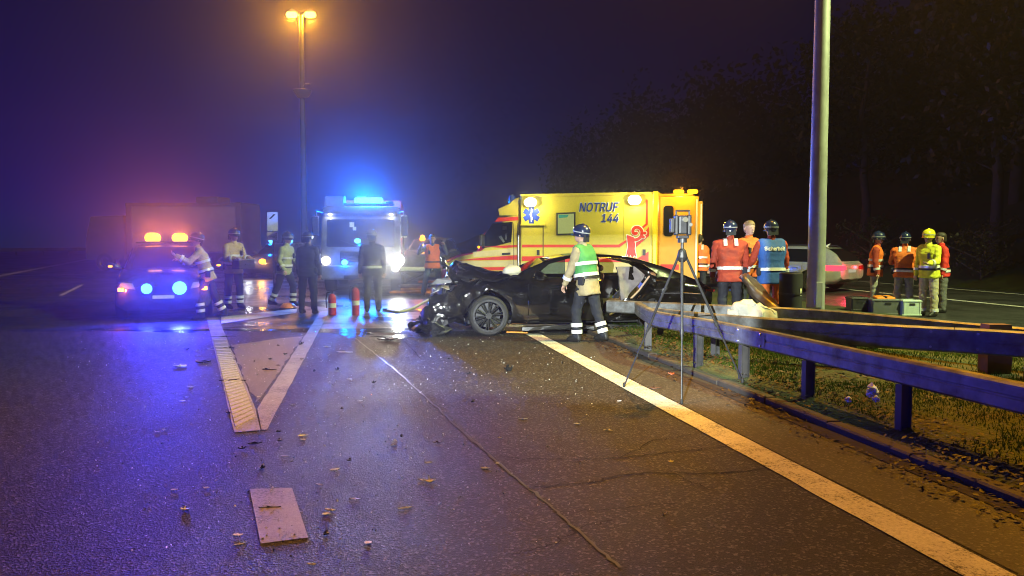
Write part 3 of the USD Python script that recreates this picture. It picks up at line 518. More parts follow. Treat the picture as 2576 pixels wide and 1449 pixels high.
# ---------------------------------------------------------------- lorry trailer, road sign
p = D(640, 700, 42)[:2]
t = thing('lorry', 'pale box lorry standing dim in the haze behind the patrol car', 'lorry', (p[0], p[1], 0), math.radians(176))
ty = M('trailer_skin', (0.13, 0.13, 0.145), 0.5, var=0.05, scale=2); fr = M('trailer_frame', (0.05, 0.05, 0.06), 0.5)
obj('box_body', box(0.25, 6.2, -1.25, 1.25, 1.0, 3.45, 0.03), ty, t)
for x in (0.12, 6.1): obj('frame_post', box(x, x + 0.3, -1.3, 1.3, 0.85, 3.62, 0.03), fr, t)
obj('top_rail', box(0.1, 6.4, 1.2, 1.32, 3.44, 3.6, 0.02), fr, t); obj('chassis', box(0.3, 7.8, -0.5, 0.5, 0.7, 0.98), fr, t)
obj('cooling_unit', box(1.6, 2.8, -0.8, 0.8, 3.6, 3.95, 0.06), fr, t)
obj('cab', prism([(6.6, 0.6), (8.7, 0.6), (8.7, 1.7), (8.4, 2.9), (6.6, 2.95)], -1.2, 1.2), M('lorry_cab_paint', (0.06, 0.06, 0.09), 0.4), t)
for x in (1.2, 2.4, 7.7):
    for s in (-1, 1): wheel(t, (x, s * 1.08, 0.48), 0.48, 0.28, s, 0.28, 6, double=False)
p = D(689, 700, 27.0)[:2]
t = thing('road_sign', 'small white road sign with a black slash above the firefighters', 'sign', (*p, 0))
obj('post', cyl((0, 0, -0.1), (0, 0, 2.62), 0.03), galv, t)
obj('plate', prism(rrect(-0.18, 0.18, 1.95, 2.60, 0.03), -0.05, -0.032), M('sign_white', (0.78, 0.76, 0.78), 0.4, var=0.03), t)
obj('slash', prism([(-0.12, 2.36), (-0.05, 2.36), (0.12, 2.52), (0.05, 2.53)], -0.056, -0.051), black_plastic, t)
obj('lower_plate', prism(rrect(-0.2, 0.16, 1.62, 1.90, 0.02), -0.05, -0.034), M('sign_pink', (0.72, 0.6, 0.66), 0.4, var=0.03), t)

# ---------------------------------------------------------------- fire truck, facing us
Yt = 23.6; xc = D(908, 700, Yt)[0]
t = thing('fire_truck', 'large white fire truck facing us with blue beacons and dazzling headlights', 'truck', (xc, Yt, 0), math.radians(97))
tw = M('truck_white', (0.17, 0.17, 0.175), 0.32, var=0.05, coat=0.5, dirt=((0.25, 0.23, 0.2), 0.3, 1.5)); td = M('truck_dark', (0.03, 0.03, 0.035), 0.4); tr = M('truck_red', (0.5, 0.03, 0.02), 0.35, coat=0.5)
def truckprof(o): return sg.Polygon([(0.04, 0.55), (0.0, 0.9), (0.03, 1.35), (0.30, 2.30), (0.55, 2.66), (2.2, 2.70), (2.2, 0.45), (0.2, 0.45)]).buffer(-o, join_style=2)
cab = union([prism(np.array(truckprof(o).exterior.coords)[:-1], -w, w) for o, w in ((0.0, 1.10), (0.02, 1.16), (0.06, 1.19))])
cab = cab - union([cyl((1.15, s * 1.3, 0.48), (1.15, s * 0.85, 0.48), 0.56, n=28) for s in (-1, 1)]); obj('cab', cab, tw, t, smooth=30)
obj('equipment_box', box(2.3, 7.0, -1.2, 1.2, 0.75, 2.95, 0.04), tr, t); obj('chassis', box(0.5, 6.8, -0.45, 0.45, 0.45, 0.74), td, t)
wsP = [(0.03, 1.35), (0.30, 2.30)]
def slab(z0, z1, y0, y1, th=0.012, rr=0.06):       # a panel on the leaning windscreen plane
    (xa, za), (xb, zb_) = wsP; fx = lambda z: xa + (xb - xa) * (z - za) / (zb_ - za); pts = rrect(y0, y1, z0, z1, rr)
    return hullpts([(fx(z) - th, y, z) for y, z in pts] + [(fx(z) + 0.004, y, z) for y, z in pts])
obj('windscreen', slab(1.42, 2.26, -1.02, 1.02), dark_glass, t)
obj('visor', hullpts([(x, y, z) for y in (-1.1, 1.1) for x, z in ((0.12, 2.44), (0.36, 2.34), (0.40, 2.42), (0.2, 2.52))]), tw, t)
roof = obj('roof_light_bar', box(0.7, 1.1, -1.0, 1.0, 2.71, 2.78, 0.02), td, t)
for y, pw in ((-0.42, 720), (0.0, 720)): obj('blue_beacon', hull(((0.85, y - 0.12, 2.86), 0.12), ((0.85, y + 0.12, 2.86), 0.12)), lens_blue, roof); lamp(t, (0.80, y, 3.06), BLU, pw, 0.07); lamp(t, (0.70, y, 3.0), BLU, pw * 1.6, 0.07, aim=(-1, .1, .02), cone=13, soft=0.9, name='glare_light')
obj('blue_beacon', hull(((0.85, -0.80, 2.80), 0.06), ((0.85, -0.92, 2.80), 0.06)), lens_blue_off, roof); obj('blue_beacon', hull(((0.85, 0.80, 2.80), 0.06), ((0.85, 0.92, 2.80), 0.06)), lens_blue_off, roof)
obj('roof_panel', hullpts([(x, y, z) for x, z in ((0.55, 2.68), (1.6, 2.70), (1.5, 3.02), (0.75, 2.98)) for y in (0.55, 1.12)]), tw, t)
for y in (-0.92, 0.92): obj('marker_lamp', hull(((0.32, y - 0.05, 2.40), 0.04), ((0.32, y + 0.05, 2.40), 0.04)), lens_white, t); lamp(t, (0.2, y, 2.38), COOL, 1.6, 0.03)
g = obj('grille', box(-0.012, 0.02, -0.62, 0.62, 0.95, 1.28, 0.01), td, t)
for k in range(5): obj('grille_slat', box(-0.03, -0.013, -0.6, 0.6, 0.985 + k * 0.06, 1.005 + k * 0.06), chrome, g)
obj('bumper', box(-0.12, 0.12, -1.2, 1.2, 0.42, 0.86, 0.05), tw, t); obj('step', box(-0.15, -0.121, -0.5, 0.5, 0.44, 0.56, 0.01), td, t)
for y, c, pw, m_ in ((1.03, COOL, 16, lens_white), (-1.12, (1, 0.97, 0.85), 90, lens_white)): obj('headlight', cyl((-0.13, y, 1.0 if y > 0 else 1.02), (0.05, y, 1.0), 0.13 if y > 0 else 0.2, n=20), m_, t); lamp(t, (-0.2, y, 1.0), c, pw * .35, 0.09, aim=(-1, 0, -0.02), cone=50, soft=1.0); lamp(t, (-0.2, y, 1.0), c, pw * 14, 0.09, aim=(-1, .1, .07), cone=12, soft=0.9, name='glare_light')
obj('headlight', cyl((-0.13, -1.05, 0.78), (0.05, -1.05, 0.78), 0.12, n=20), lens_white, t)
obj('blue_flasher', cyl((-0.13, 0.48, 0.95), (0.03, 0.48, 0.95), 0.085, n=20), lens_blue, t); lamp(t, (-0.25, 0.48, 0.95), BLU, 22, 0.06)
obj('blue_flasher', hull(((0.02, 0.06, 1.60), 0.07), ((0.05, 0.12, 1.60), 0.07)), lens_blue, t); lamp(t, (-0.12, 0.06, 1.60), BLU, 8, 0.05)
obj('paper_sheet', slab(2.02, 2.18, 0.20, 0.34, 0.018, 0.01), white_plastic, t); obj('paper_sheet', slab(1.92, 2.03, 0.14, 0.24, 0.018, 0.01), white_plastic, t)
for s in (-1, 1):
    obj('mirror_arm', tubes([(0.35, s * 1.15, 2.45), (0.0, s * 1.32, 2.5), (-0.02, s * 1.33, 1.9)], 0.02, 6), td, t); obj('mirror', box(-0.05, 0.02, s * 1.33 - 0.1, s * 1.33 + 0.1, 1.75, 2.35, 0.03), td, t)
    for x in (1.15, 5.2): wheel(t, (x, s * 1.02, 0.48), 0.48, 0.3, s, 0.29, 6, double=False)
    obj('wiper', tubes([(0.02, s * 0.2 - 0.2, 1.40), (0.07, s * 0.2 + 0.4, 1.62)], 0.012, 5), black_plastic, t)
sign = thing('warning_board', 'white upright board with a dark slash beside the truck cab', 'board', (D(1015, 700, 25.5)[0], 25.5, 0))
obj('board', prism(rrect(-0.12, 0.12, 1.7, 2.45, 0.02), -0.02, 0.02), M('board_white', (0.75, 0.74, 0.72), 0.5), sign); obj('slash', prism([(-0.1, 2.15), (-0.03, 2.15), (0.1, 2.36), (0.03, 2.36)], -0.03, -0.021), black_plastic, sign); obj('stand', cyl((0, 0, 0), (0, 0, 1.75), 0.03), td, sign)

# ---------------------------------------------------------------- the ambulance
AR = math.atan2(-1.04, 3.5); e = np.array([math.cos(AR), math.sin(AR)]); AO = np.array([0.22, 21.04]) - e * 2.25
af = on_face(AO, AR, 0.0); A3 = lambda X, Y: af(*z3(X, Y)); A3s = lambda pts: [A3(*p) for p in pts]
t = thing('ambulance', 'yellow box ambulance with red stripes and floodlights, lettered NOTRUF 144', 'ambulance', (*AO, 0), AR)
yel = M('ambulance_yellow', (0.58, 0.46, 0.05), 0.38, var=0.04, scale=2.0, coat=0.4, dirt=((0.35, 0.27, 0.08), 0.25, 1.0)); cream = M('ambulance_cream', (0.58, 0.47, 0.22), 0.4, var=0.05, coat=0.3)
ared = M('ambulance_red', (0.62, 0.035, 0.02), 0.4, var=0.05, coat=0.3); ablue = M('lettering_blue', (0.02, 0.05, 0.38), 0.4); awhite = M('lettering_white', (0.78, 0.76, 0.72), 0.4, var=0.03)
xb0, xb1 = 2.25, A3(2042, 300)[0]; W_ = 2.2; ztop = A3(1500, 148)[1]
bx = box(xb0, xb1, 0, W_, 0.52, ztop, 0.05)
bx = bx - cyl((xb0 + 2.55, -0.1, 0.42), (xb0 + 2.55, 0.35, 0.42), 0.48, n=32)
obj('box_body', bx, yel, t, smooth=30)
cp = sg.Polygon([(0.0, 0.35), (0.0, 0.72), (0.06, 0.98), (0.35, 1.14), (0.95, 1.27), (1.12, 1.36), (1.78, 2.28), (2.02, 2.38), (2.24, 2.40), (2.24, 0.35)])
cabm = union([prism(np.array(cp.buffer(-o, join_style=2).exterior.coords)[:-1], y0, W_ - y0) for o, y0 in ((0.0, 0.22), (0.03, 0.15), (0.07, 0.11))])
for yy in ((0.05, 0.45), (W_ - 0.45, W_ - 0.05)): cabm = cabm - cyl((0.95, yy[0], 0.38), (0.95, yy[1], 0.38), 0.42, n=32)
obj('cab', cabm, yel, t, smooth=30)
sp_ = sg.Polygon([A3(690, 345), A3(676, 275), A3(770, 232), A3(815, 190), A3(872, 172), A3(872, 345)])
obj('roof_spoiler', union([prism(np.array(sp_.buffer(-o, join_style=2).exterior.coords)[:-1], y0, W_ - y0) for o, y0 in ((0.0, 0.25), (0.04, 0.1))]), yel, t)
YC = 0.11                                       # the cab side's plane
def plate(name, pts, mat, y=0.0, th=0.006, parent=None): return obj(name, prism(pts, y - th, y - 0.001), mat, parent or t)
ins = plate('cab_window', A3s([(556, 530), (640, 402), (812, 388), (800, 560), (640, 600), (552, 615)]), clear_glass, YC, 0.012)
obj('cab_interior', prism(A3s([(556, 530), (640, 402), (812, 388), (800, 560), (640, 600), (552, 615)]), YC - 0.002, YC + 0.0), M('cab_interior_dark', (0.012, 0.012, 0.016), 0.3, coat=0.4), t)
for q in ([(725, 425), (760, 425), (760, 455), (725, 455)], [(690, 515), (715, 505), (745, 560), (730, 565)], [(745, 490), (765, 480), (762, 540), (748, 540)]): plate('driver_equipment', A3s(q), M('cab_seat_light', (0.55, 0.5, 0.35), 0.6), YC, 0.004)
for q in ([(490, 700), (850, 672), (850, 712), (330, 718)], [(300, 780), (850, 772), (850, 800), (296, 806)], [(560, 598), (850, 585), (850, 603), (740, 612)], [(690, 352), (860, 345), (860, 375), (640, 390), (600, 440), (560, 520), (540, 520)]): plate('red_stripe', A3s(q), ared, YC, 0.005)
plate('door_panel', A3s([(470, 645), (850, 612), (850, 668), (480, 690)]), cream, YC, 0.0045)
plate('sill_panel', A3s([(300, 725), (850, 718), (850, 768), (300, 775)]), cream, YC, 0.0045)
obj('bonnet', hullpts([(x, y, z) for y in (0.3, W_ - 0.3) for x, z in ((0.05, 1.0), (0.36, 1.16), (0.98, 1.30), (0.98, 1.27), (0.36, 1.12), (0.07, 0.96))]), ared, t)
obj('windscreen', hullpts([(x + o, y, z) for y in (0.28, W_ - 0.28) for x, z in ((1.16, 1.40), (1.76, 2.24)) for o in (-0.02, 0.01)]), dark_glass, t)
obj('headlight', hull(((0.10, 0.24, 0.86), 0.09), ((0.32, 0.22, 0.98), 0.07), n=10), lens_off, t); obj('front_bumper', box(-0.06, 0.5, 0.14, W_ - 0.14, 0.30, 0.60, 0.05), M('bumper_dark', (0.05, 0.045, 0.04), 0.5), t)
m_ = obj('mirror', box(1.14, 1.24, -0.22, 0.05, 1.45, 1.78, 0.04), black_plastic, t); obj('mirror_indicator', ball((1.13, -0.2, 1.43), 0.035), lens_amber, m_)
plate('door_handle', A3s([(722, 655), (792, 650), (792, 668), (722, 672)]), black_plastic, YC, 0.03)
for x0, x1 in ((852, 858), (816, 820)): plate('door_seam', A3s([(x0, 400), (x1, 400), (x1, 800), (x0, 800)]), black_plastic, YC, 0.0065)
# box side
plate('red_line', A3s([(900, 583), (1720, 582), (1780, 545), (1950, 405), (1950, 200), (1968, 200), (1968, 412), (1790, 560), (1728, 606), (900, 606)]), ared, 0, 0.005)
plate('red_stripe', A3s([(900, 682), (1090, 680), (1090, 718), (900, 722)]), ared, 0, 0.005)
plate('red_stripe', A3s([(1090, 700), (1880, 700), (1975, 640), (1975, 730), (1090, 730)]), ared, 0, 0.005)
plate('diagonal_stripe', A3s([(1865, 575), (1978, 430), (1978, 510), (1868, 605)]), ared, 0, 0.0055)
plate('skirt_panel', A3s([(880, 735), (2000, 735), (2000, 880), (880, 880)]), cream, 0, 0.0045)
wn = plate('window_frame', A3s([(1192, 312), (1355, 306), (1355, 498), (1192, 502)]), black_rubber, 0, 0.02)
plate('window_pane', A3s([(1206, 326), (1342, 320), (1342, 486), (1206, 490)]), EMIT('lit_window', (0.75, 0.85, 0.25), 0.55), 0, 0.024, wn)
plate('window_blind', A3s([(1212, 330), (1300, 328), (1285, 352), (1215, 358)]), M('blind_teal', (0.03, 0.25, 0.25), 0.5), 0, 0.028, wn)
lf = plate('locker_trim', A3s([(888, 405), (1095, 405), (1095, 420), (888, 420)]), yel, 0, 0.03)
for q in ([(1076, 420), (1084, 420), (1084, 680), (1076, 680)], [(885, 420), (891, 420), (891, 760), (885, 760)]): plate('locker_seam', A3s(q), M('seam_brown', (0.12, 0.08, 0.02), 0.6), 0, 0.006, lf)
for q in ([(1028, 628), (1050, 628), (1050, 672), (1028, 672)], [(1925, 622), (1950, 622), (1950, 672), (1925, 672)]): plate('latch', A3s(q), black_plastic, 0, 0.03)
plate('panel_seam', A3s([(1760, 240), (1764, 240), (1764, 545), (1760, 545)]), M('seam_ochre', (0.3, 0.2, 0.02), 0.6), 0, 0.005)
obj('grab_rail', cyl((xb0 - 0.02, -0.06, 0.75), (xb0 - 0.02, -0.06, 1.75), 0.022), chrome, t)
obj('corner_post', box(xb1 - 0.10, xb1 + 0.03, -0.03, W_ + 0.03, 0.55, ztop + 0.03, 0.025), M('corner_yellow', (0.78, 0.62, 0.02), 0.35, var=0.04, coat=0.4), t)
obj('roof_trim', box(xb0 + 0.02, xb1 - 0.12, -0.02, 0.03, ztop - 0.06, ztop + 0.015, 0.012), yel, t)
def letters(txt, p, h, mat, th=0.008, lean=0.18):
    m = meshkit.text_mesh(txt, h, 0.006, bold=True); w = m.bounds[1, 0]
    v = m.vertices.copy(); v[:, 0] += v[:, 1] * lean; m.vertices = np.c_[v[:, 0] + p[0], -th + 0.0065 - v[:, 2], v[:, 1] + p[1]]; m.invert() if m.volume < 0 else None
    return m
nt = A3(1385, 302); h = A3(1400, 232)[1] - A3(1400, 304)[1]
def fit(m, x0, x1): v = m.vertices; lo, hi = v[:, 0].min(), v[:, 0].max(); v = v.copy(); v[:, 0] = x0 + (v[:, 0] - lo) / (hi - lo) * (x1 - x0); m.vertices = v; return m
for back, mat, th in ((True, awhite, 0.007), (False, ablue, 0.011)):
    g = 0.012 if back else 0
    obj('lettering_outline' if back else 'lettering', fit(letters('NOTRUF', (0, nt[1] - g), h + 2 * g, mat, th), A3(1385, 300)[0] - g, A3(1722, 300)[0] + g), mat, t)
    q = A3(1570, 390); obj('lettering_outline' if back else 'lettering', fit(letters('144', (0, q[1] - g), h * 0.92 + 2 * g, mat, th), A3(1572, 380)[0] - g, A3(1722, 380)[0] + g), mat, t)
c = A3(980, 330); star = shapely.union_all([shapely.affinity.rotate(sg.box(-0.07, -0.235, 0.07, 0.235), a, origin=(0, 0)) for a in (0, 60, 120)])
obj('star_of_life', prism(np.array(star.exterior.coords)[:-1] + c, -0.006, -0.001), ablue, t)
obj('star_staff', prism(np.array([(-0.012, -0.19), (0.012, -0.19), (0.012, 0.19), (-0.012, 0.19)]) + c, -0.010, -0.0065), awhite, t)
th_ = np.linspace(0, 1, 40); obj('star_snake', tubes([(c[0] + 0.04 * math.sin(k * 9), -0.009, c[1] - 0.15 + 0.3 * k) for k in th_[::2]], 0.006, 5), awhite, t)
# the red crozier
u = (A3(1900, 470)[0] - A3(1800, 470)[0]) / 100
cc = A3(1868, 475); curl = []
for k in range(44):
    a = -2.3 + k / 43 * 7.4; r = (72 - 62 * (k / 43)) * u; curl.append((cc[0] + r * math.cos(a) * 0.95, cc[1] + r * math.sin(a)))
cz = shapely.union_all([sg.LineString(curl).buffer(13 * u)] + [sg.Point(cc[0] + 76 * u * math.cos(a), cc[1] + 76 * u * math.sin(a)).buffer(13 * u) for a in np.linspace(-0.6, 4.2, 11)] +
    [sg.Polygon(A3s([(1790, 500), (1850, 520), (1862, 580), (1858, 620), (1872, 690), (1852, 672), (1838, 700), (1822, 668), (1806, 700), (1800, 664), (1782, 690), (1800, 600)]))])
cz = max(getattr(cz, 'geoms', [cz]), key=lambda q: q.area)
def flat(P, th):
    m = m3.Manifold.extrude(m3.CrossSection([np.array(P.exterior.coords)[:-1]] + [np.array(i.coords)[:-1] for i in P.interiors], m3.FillRule.EvenOdd), 0.004)
    return m.transform(np.array([[1, 0, 0, 0], [0, 0, -1, -th + 0.004], [0, 1, 0, 0]], float))
obj('emblem_outline', flat(cz.buffer(6 * u), 0.011), awhite, t); obj('emblem', flat(cz, 0.0155), ared, t)
# floodlights, roof beacon, rear doors
for X, Y in ((980, 225), (1860, 205)):
    x, z = A3(X, Y); f = obj('floodlight', box(x - 0.14, x + 0.14, -0.10, 0.0, z - 0.09, z + 0.09, 0.02), black_plastic, t)
    obj('flood_lens', hull(((x - .05, -.10, z), .125), ((x + .05, -.10, z), .125)), lens_flood, f); lamp(t, (x, -0.26, z - 0.02), (1.0, 0.93, 0.5), 34, 0.07); lamp(t, (x, -0.24, z), (1.0, 0.93, 0.5), 1000, 0.07, aim=(-.42, -1, .04), cone=13, soft=0.9, name='glare_light')
obj('blue_beacon', hull(((xb0 - 0.35, 0.4, ztop - 0.05), 0.09), ((xb0 - 0.35, 0.4, ztop - 0.2), 0.1)), lens_blue_off, t)
orange = M('rear_door_amber_lit', (0.72, 0.34, 0.03), 0.4, var=0.05, coat=0.3)  # amber glow of the flashing light put into the door colour
for k, (y, a) in enumerate(((0.0, -6), (W_, 12))):
    ca, sa = math.cos(math.radians(a)), math.sin(math.radians(a)); pr_ = lambda q: q.rotate((0, 0, a)).translate((xb1 + 0.04, y + 0.02, 0))
    dr = obj('rear_door', pr_(box(0.02, 1.02, 0, 0.06, 0.55, ztop - 0.12, 0.02)), orange, t)
    obj('door_window', pr_(prism(rrect(0.14, 0.40, 1.72, 2.5, 0.08), -0.012, -0.002)), dark_glass, dr); obj('door_trim', pr_(box(0.96, 1.0, -0.012, -0.001, 0.7, ztop - 0.2)), awhite, dr)
    if k == 0: obj('door_lettering', pr_(box(0.08, 0.55, -0.008, -0.001, 0.86, 1.0)), ared, dr)
obj('rear_hood', box(xb1 + 0.03, xb1 + 0.9, 0.2, W_ - 0.2, ztop - 0.10, ztop - 0.03, 0.02), orange, t)
for x in (0.45, 0.8): obj('amber_beacon', hull(((xb1 + x, 0.3, ztop + 0.02), 0.06), ((xb1 + x + 0.16, 0.3, ztop + 0.02), 0.06)), lens_amber, t)
lamp(t, (xb1 + 0.65, -0.35, ztop + 0.05), (1.0, 0.36, 0.03), 26, 0.05); lamp(t, (xb1 + 0.5, W_ * 0.5, ztop - 0.35), (1.0, 0.55, 0.15), 22, 0.05)
for x in (0.95, xb0 + 2.55): wheel(t, (x, 0.2, 0.36), 0.36, 0.22, -1, 0.22, 6, double=False); wheel(t, (x, W_ - 0.2, 0.36), 0.36, 0.22, 1, 0.22, 6, double=False)
obj('underbody', box(0.3, xb1 - 0.1, 0.4, W_ - 0.4, 0.34, 0.519), black_rubber, t)
# ================================================================ the wreck
WR = math.radians(8); we = np.array([math.cos(WR), math.sin(WR)]); wn_ = np.array([-math.sin(WR), math.cos(WR)])
wheel_at = D(1230, 797, 12.95)[:2]; WO = wheel_at + wn_ * 0.95 - we * 0.95
wf = on_face(WO, WR, -0.95); Wz = lambda X, Y: wf(*z3(X, Y)); Wzs = lambda pts: [Wz(*p) for p in pts]
wreck = thing('wrecked_car', 'wrecked black saloon with crushed front and torn open rear door', 'car', (*WO, 0), WR)
WL = [(0.28, .74, .26, .60, .64), (.45, .88, .20, .74, .78), (.7, .93, .18, .84, .88), (1.0, .95, .17, .89, .93), (1.5, .955, .17, .93, .98), (3.9, .955, .19, .95, .97), (4.5, .91, .28, .88, .91), (4.85, .84, .38, .82, .85), (4.95, .78, .45, .78, .80)]
WU = [(1.28, .84, .76, .93), (1.7, .86, .70, 1.15), (2.2, .87, .68, 1.32), (2.75, .88, .68, 1.385), (3.3, .87, .68, 1.355), (4.0, .84, .66, 1.19), (4.55, .78, .62, .98), (4.8, .72, .60, .88)]
car_black = M('car_black_paint', (0.004, 0.004, 0.005), 0.14, var=0.2, coat=1.0, dirt=((0.03, 0.027, 0.024), 0.2, 2.0)); inner_m = M('car_interior_dark', (0.02, 0.02, 0.022), 0.8)
B = lower(WL) + upper(WU, .84); B = B - (lower(WL, -.035) + upper(WU, .80, -.035))
for x in (.95, 3.9):
    for s in (-1, 1): B = B - cyl((x, s * 1.05, .345), (x, s * .55, .345), .395, n=36)
fwin = [(1.72, .97), (2.02, 1.20), (2.35, 1.29), (2.78, 1.315), (2.78, .97)]; rwin = [(2.90, .97), (2.90, 1.31), (3.3, 1.29), (3.85, 1.16), (4.1, 1.0)]
hole = [(2.92, .36), (2.90, 1.31), (3.3, 1.29), (3.72, 1.19), (3.95, 1.02), (3.72, .80), (3.52, .50), (3.42, .36)]
B = B - prism(fwin, -1.2, -.4) - prism(fwin, .4, 1.2) - prism(hole, -1.2, -.4) - prism(rwin, .4, 1.2)
B = B - prism([(-.68, .98), (.68, .98), (.56, 1.29), (-.56, 1.29)], 1.2, 2.2, 'x') - prism([(-.56, 1.0), (.56, 1.0), (.52, 1.26), (-.52, 1.26)], 3.5, 4.75, 'x')
for x in (1.62, 2.86): B = B - box(x - .007, x + .007, -1.2, -.9, .22, .97)
B = B - box(2.0, 4.6, -1.2, -.93, .70, .706)
def crumple(m, amt, x0, seed, length=0.09):
    t_ = man2tri(m.refine_to_length(length)); v = t_.vertices.copy(); w = np.clip((x0 - v[:, 0]) / 0.8, 0, 1)[:, None] ** 1.3
    d = np.stack([meshkit.fbm(v * [4, 3, 4], 3, seed + k) - 0.5 for k in range(3)], 1) * [0.8, 1.0, 0.9]; v += d * amt * w; t_.vertices = v; return t_
obj('body', crumple(B, 0.46, 1.45, 31), car_black, wreck, smooth=38)
# buckled bonnet: a folded sheet
ux, uy = np.meshgrid(np.linspace(0, 1, 34), np.linspace(-1, 1, 30), indexing='ij')
hx = .22 + ux * 1.28; hz = np.interp(ux, [0, .10, .18, .28, .45, .62, .8, 1], [.80, 1.05, 1.19, 1.16, 1.10, 1.03, 1.02, 1.00]) - .10 * uy ** 2 * np.clip(1.2 - ux, 0, 1) + .05 * np.sin(uy * 3.1 + ux * 4)
hz += (meshkit.fbm(np.stack([ux * 5, uy * 3.5, ux * 0], -1), 4, 41) - .5) * .16 * (1 - ux * .6); hx += (meshkit.fbm(np.stack([ux * 4, uy * 3, ux * 0 + 5], -1), 3, 43) - .5) * .16
def thick(X, Y, Z, th):
    n, k = X.shape; top = np.stack([X, Y, Z], -1).reshape(-1, 3); i = np.arange(n * k).reshape(n, k); q = np.stack([i[:-1, :-1], i[1:, :-1], i[1:, 1:], i[:-1, 1:]], -1).reshape(-1, 4)
    v = np.vstack([top, top - [0, 0, th]]); rim = np.r_[i[:, 0], i[-1, 1:], i[-2::-1, -1], i[0, -2:0:-1]]; r2 = np.roll(rim, -1); s_ = np.stack([rim, r2, r2 + n * k, rim + n * k], 1)
    return v, np.vstack([q, q[:, ::-1] + n * k, s_])
obj('bonnet', thick(hx, uy * .86 * (0.9 + .08 * ux), hz, .02), car_black, wreck, smooth=50)
# engine bay: broken plastic, hoses, radiator, the near headlamp
r = np.random.default_rng(5); shards_dark, shards_metal = [], []
def shard(c, size, r, flat=0.35):
    pts = r.normal(0, 1, (9, 3)) * [size, size * r.uniform(.3, .9), size * flat * r.uniform(.3, 1)]; m = hullpts(pts).rotate(tuple(r.uniform(-40, 40, 2)) + (r.uniform(0, 360),)); return m.translate(tuple(map(float, c)))
for k in range(70):
    x = r.uniform(-.05, .75); z = r.uniform(.1, .35 + .85 * min(1, max(0.05, x / .5))); (shards_metal if k % 6 == 0 else shards_dark).append(shard((x, r.uniform(-.9, .8), z), r.uniform(.03, .10), r))
obj('engine_debris', shards_dark, black_plastic, wreck); obj('engine_metal', shards_metal, galv, wreck)
obj('radiator', box(.35, .42, -.6, .6, .3, .75).rotate((0, -14, 4)), dark_metal, wreck)
for k in range(5): obj('hose', tubes([(r.uniform(.1, .3), r.uniform(-.9, .0), r.uniform(.3, .8)) for _ in range(2)] + [(r.uniform(.4, .9), r.uniform(-.8, 0), r.uniform(.5, .95))], .016, 6), black_rubber, wreck)
hl = obj('headlight', shard((.14, -.70, .92), .11, np.random.default_rng(3), .5), M('headlight_shell', (.75, .76, .78), 0.12, metal=.6, coat=.6), wreck)
obj('headlight_lens', shard((.06, -.78, .78), .09, np.random.default_rng(8), .5), M('headlight_clear', (.8, .82, .85), 0.06, coat=1.0), hl)
fb = [shard((r.uniform(-.20, .2), r.uniform(-1.0, .3), r.uniform(.02, .20)), r.uniform(.05, .14), r) for k in range(22)]
for k in range(22): fb.append(shard((r.uniform(-.10, .3), r.uniform(-.95, .2), r.uniform(.1, .5)), r.uniform(.05, .11), r))
obj('front_bumper', fb, black_plastic, wreck, label='shattered black front bumper hanging to the road')
obj('bumper_skin', crumple(hullpts([(x, y, z) for y in (-.9, .5) for x, z in ((-.05, .10), (.2, .12), (.25, .5), (.05, .45))]), .3, 1.2, 61, .07), black_plastic, wreck, smooth=40)
obj('airbag_remnant', hull(((1.33, -.55, 1.06), .10), ((1.48, -.5, 1.09), .085), ((1.40, -.4, 1.12), .07)), M('airbag_cloth', (.42, .40, .35), .9, var=.1, bump=.006, bscale=25), wreck, smooth=60)
def bent_plate(c, u, v, L, W, amp, seed, m, name='torn_panel', th=.012):
    q, w = np.meshgrid(np.linspace(-.5, .5, 12), np.linspace(-.5, .5, 9), indexing='ij'); u, v = unit3(u), unit3(v); nrm = np.cross(u, v); k = np.stack([q * 5 + seed, w * 4, q * 0], -1)
    h = (meshkit.fbm(k, 3, seed) - .5) * amp * 2 + amp * np.sin(q * 4 + seed); wob = 1 + .3 * (meshkit.noise(np.stack([q * 9, w * 0 + np.sign(w) * 3, q * 0 + seed], -1), seed) - .5) * (np.abs(w) > .4)
    P_ = np.asarray(c) + u * (q * L)[..., None] + v * (w * W * wob)[..., None] + nrm * h[..., None]
    a, f = thick(P_[..., 0], P_[..., 1], P_[..., 2], th); return obj(name, (a, f), m, wreck, smooth=50)
def unit3(v): v = np.asarray(v, float); return v / np.linalg.norm(v)
bent_plate((.25, -.98, .55), (1, .15, .25), (0, .1, 1), .62, .42, .07, 1, car_black); bent_plate((.02, -.75, .32), (.6, -.5, .3), (0, .3, 1), .55, .38, .09, 2, black_plastic); bent_plate((.05, -.3, .5), (.2, 1, .1), (.3, 0, 1), .8, .34, .09, 3, black_plastic); bent_plate((.42, -.6, 1.08), (1, .3, -.3), (0, 1, .4), .6, .5, .09, 4, car_black)
bent_plate((3.28, -1.06, .42), (1, -.25, .15), (0, -.4, 1), .7, .36, .06, 5, car_black); bent_plate((3.95, -1.0, .66), (1, -.05, .35), (0, -.2, 1), .8, .46, .08, 6, car_black); bent_plate((4.5, -.9, .55), (1, .2, -.2), (0, -.3, 1), .7, .5, .10, 7, car_black); bent_plate((.12, -.88, .78), (.9, -.2, .5), (0, 1, .3), .34, .16, .05, 8, galv)
bent_plate((-.05, -.55, .10), (1, .5, .1), (-.3, 1, .25), .7, .35, .08, 9, black_plastic); bent_plate((3.6, -.99, .98), (1, -.1, -.35), (0, -.3, 1), .5, .22, .05, 11, car_black)
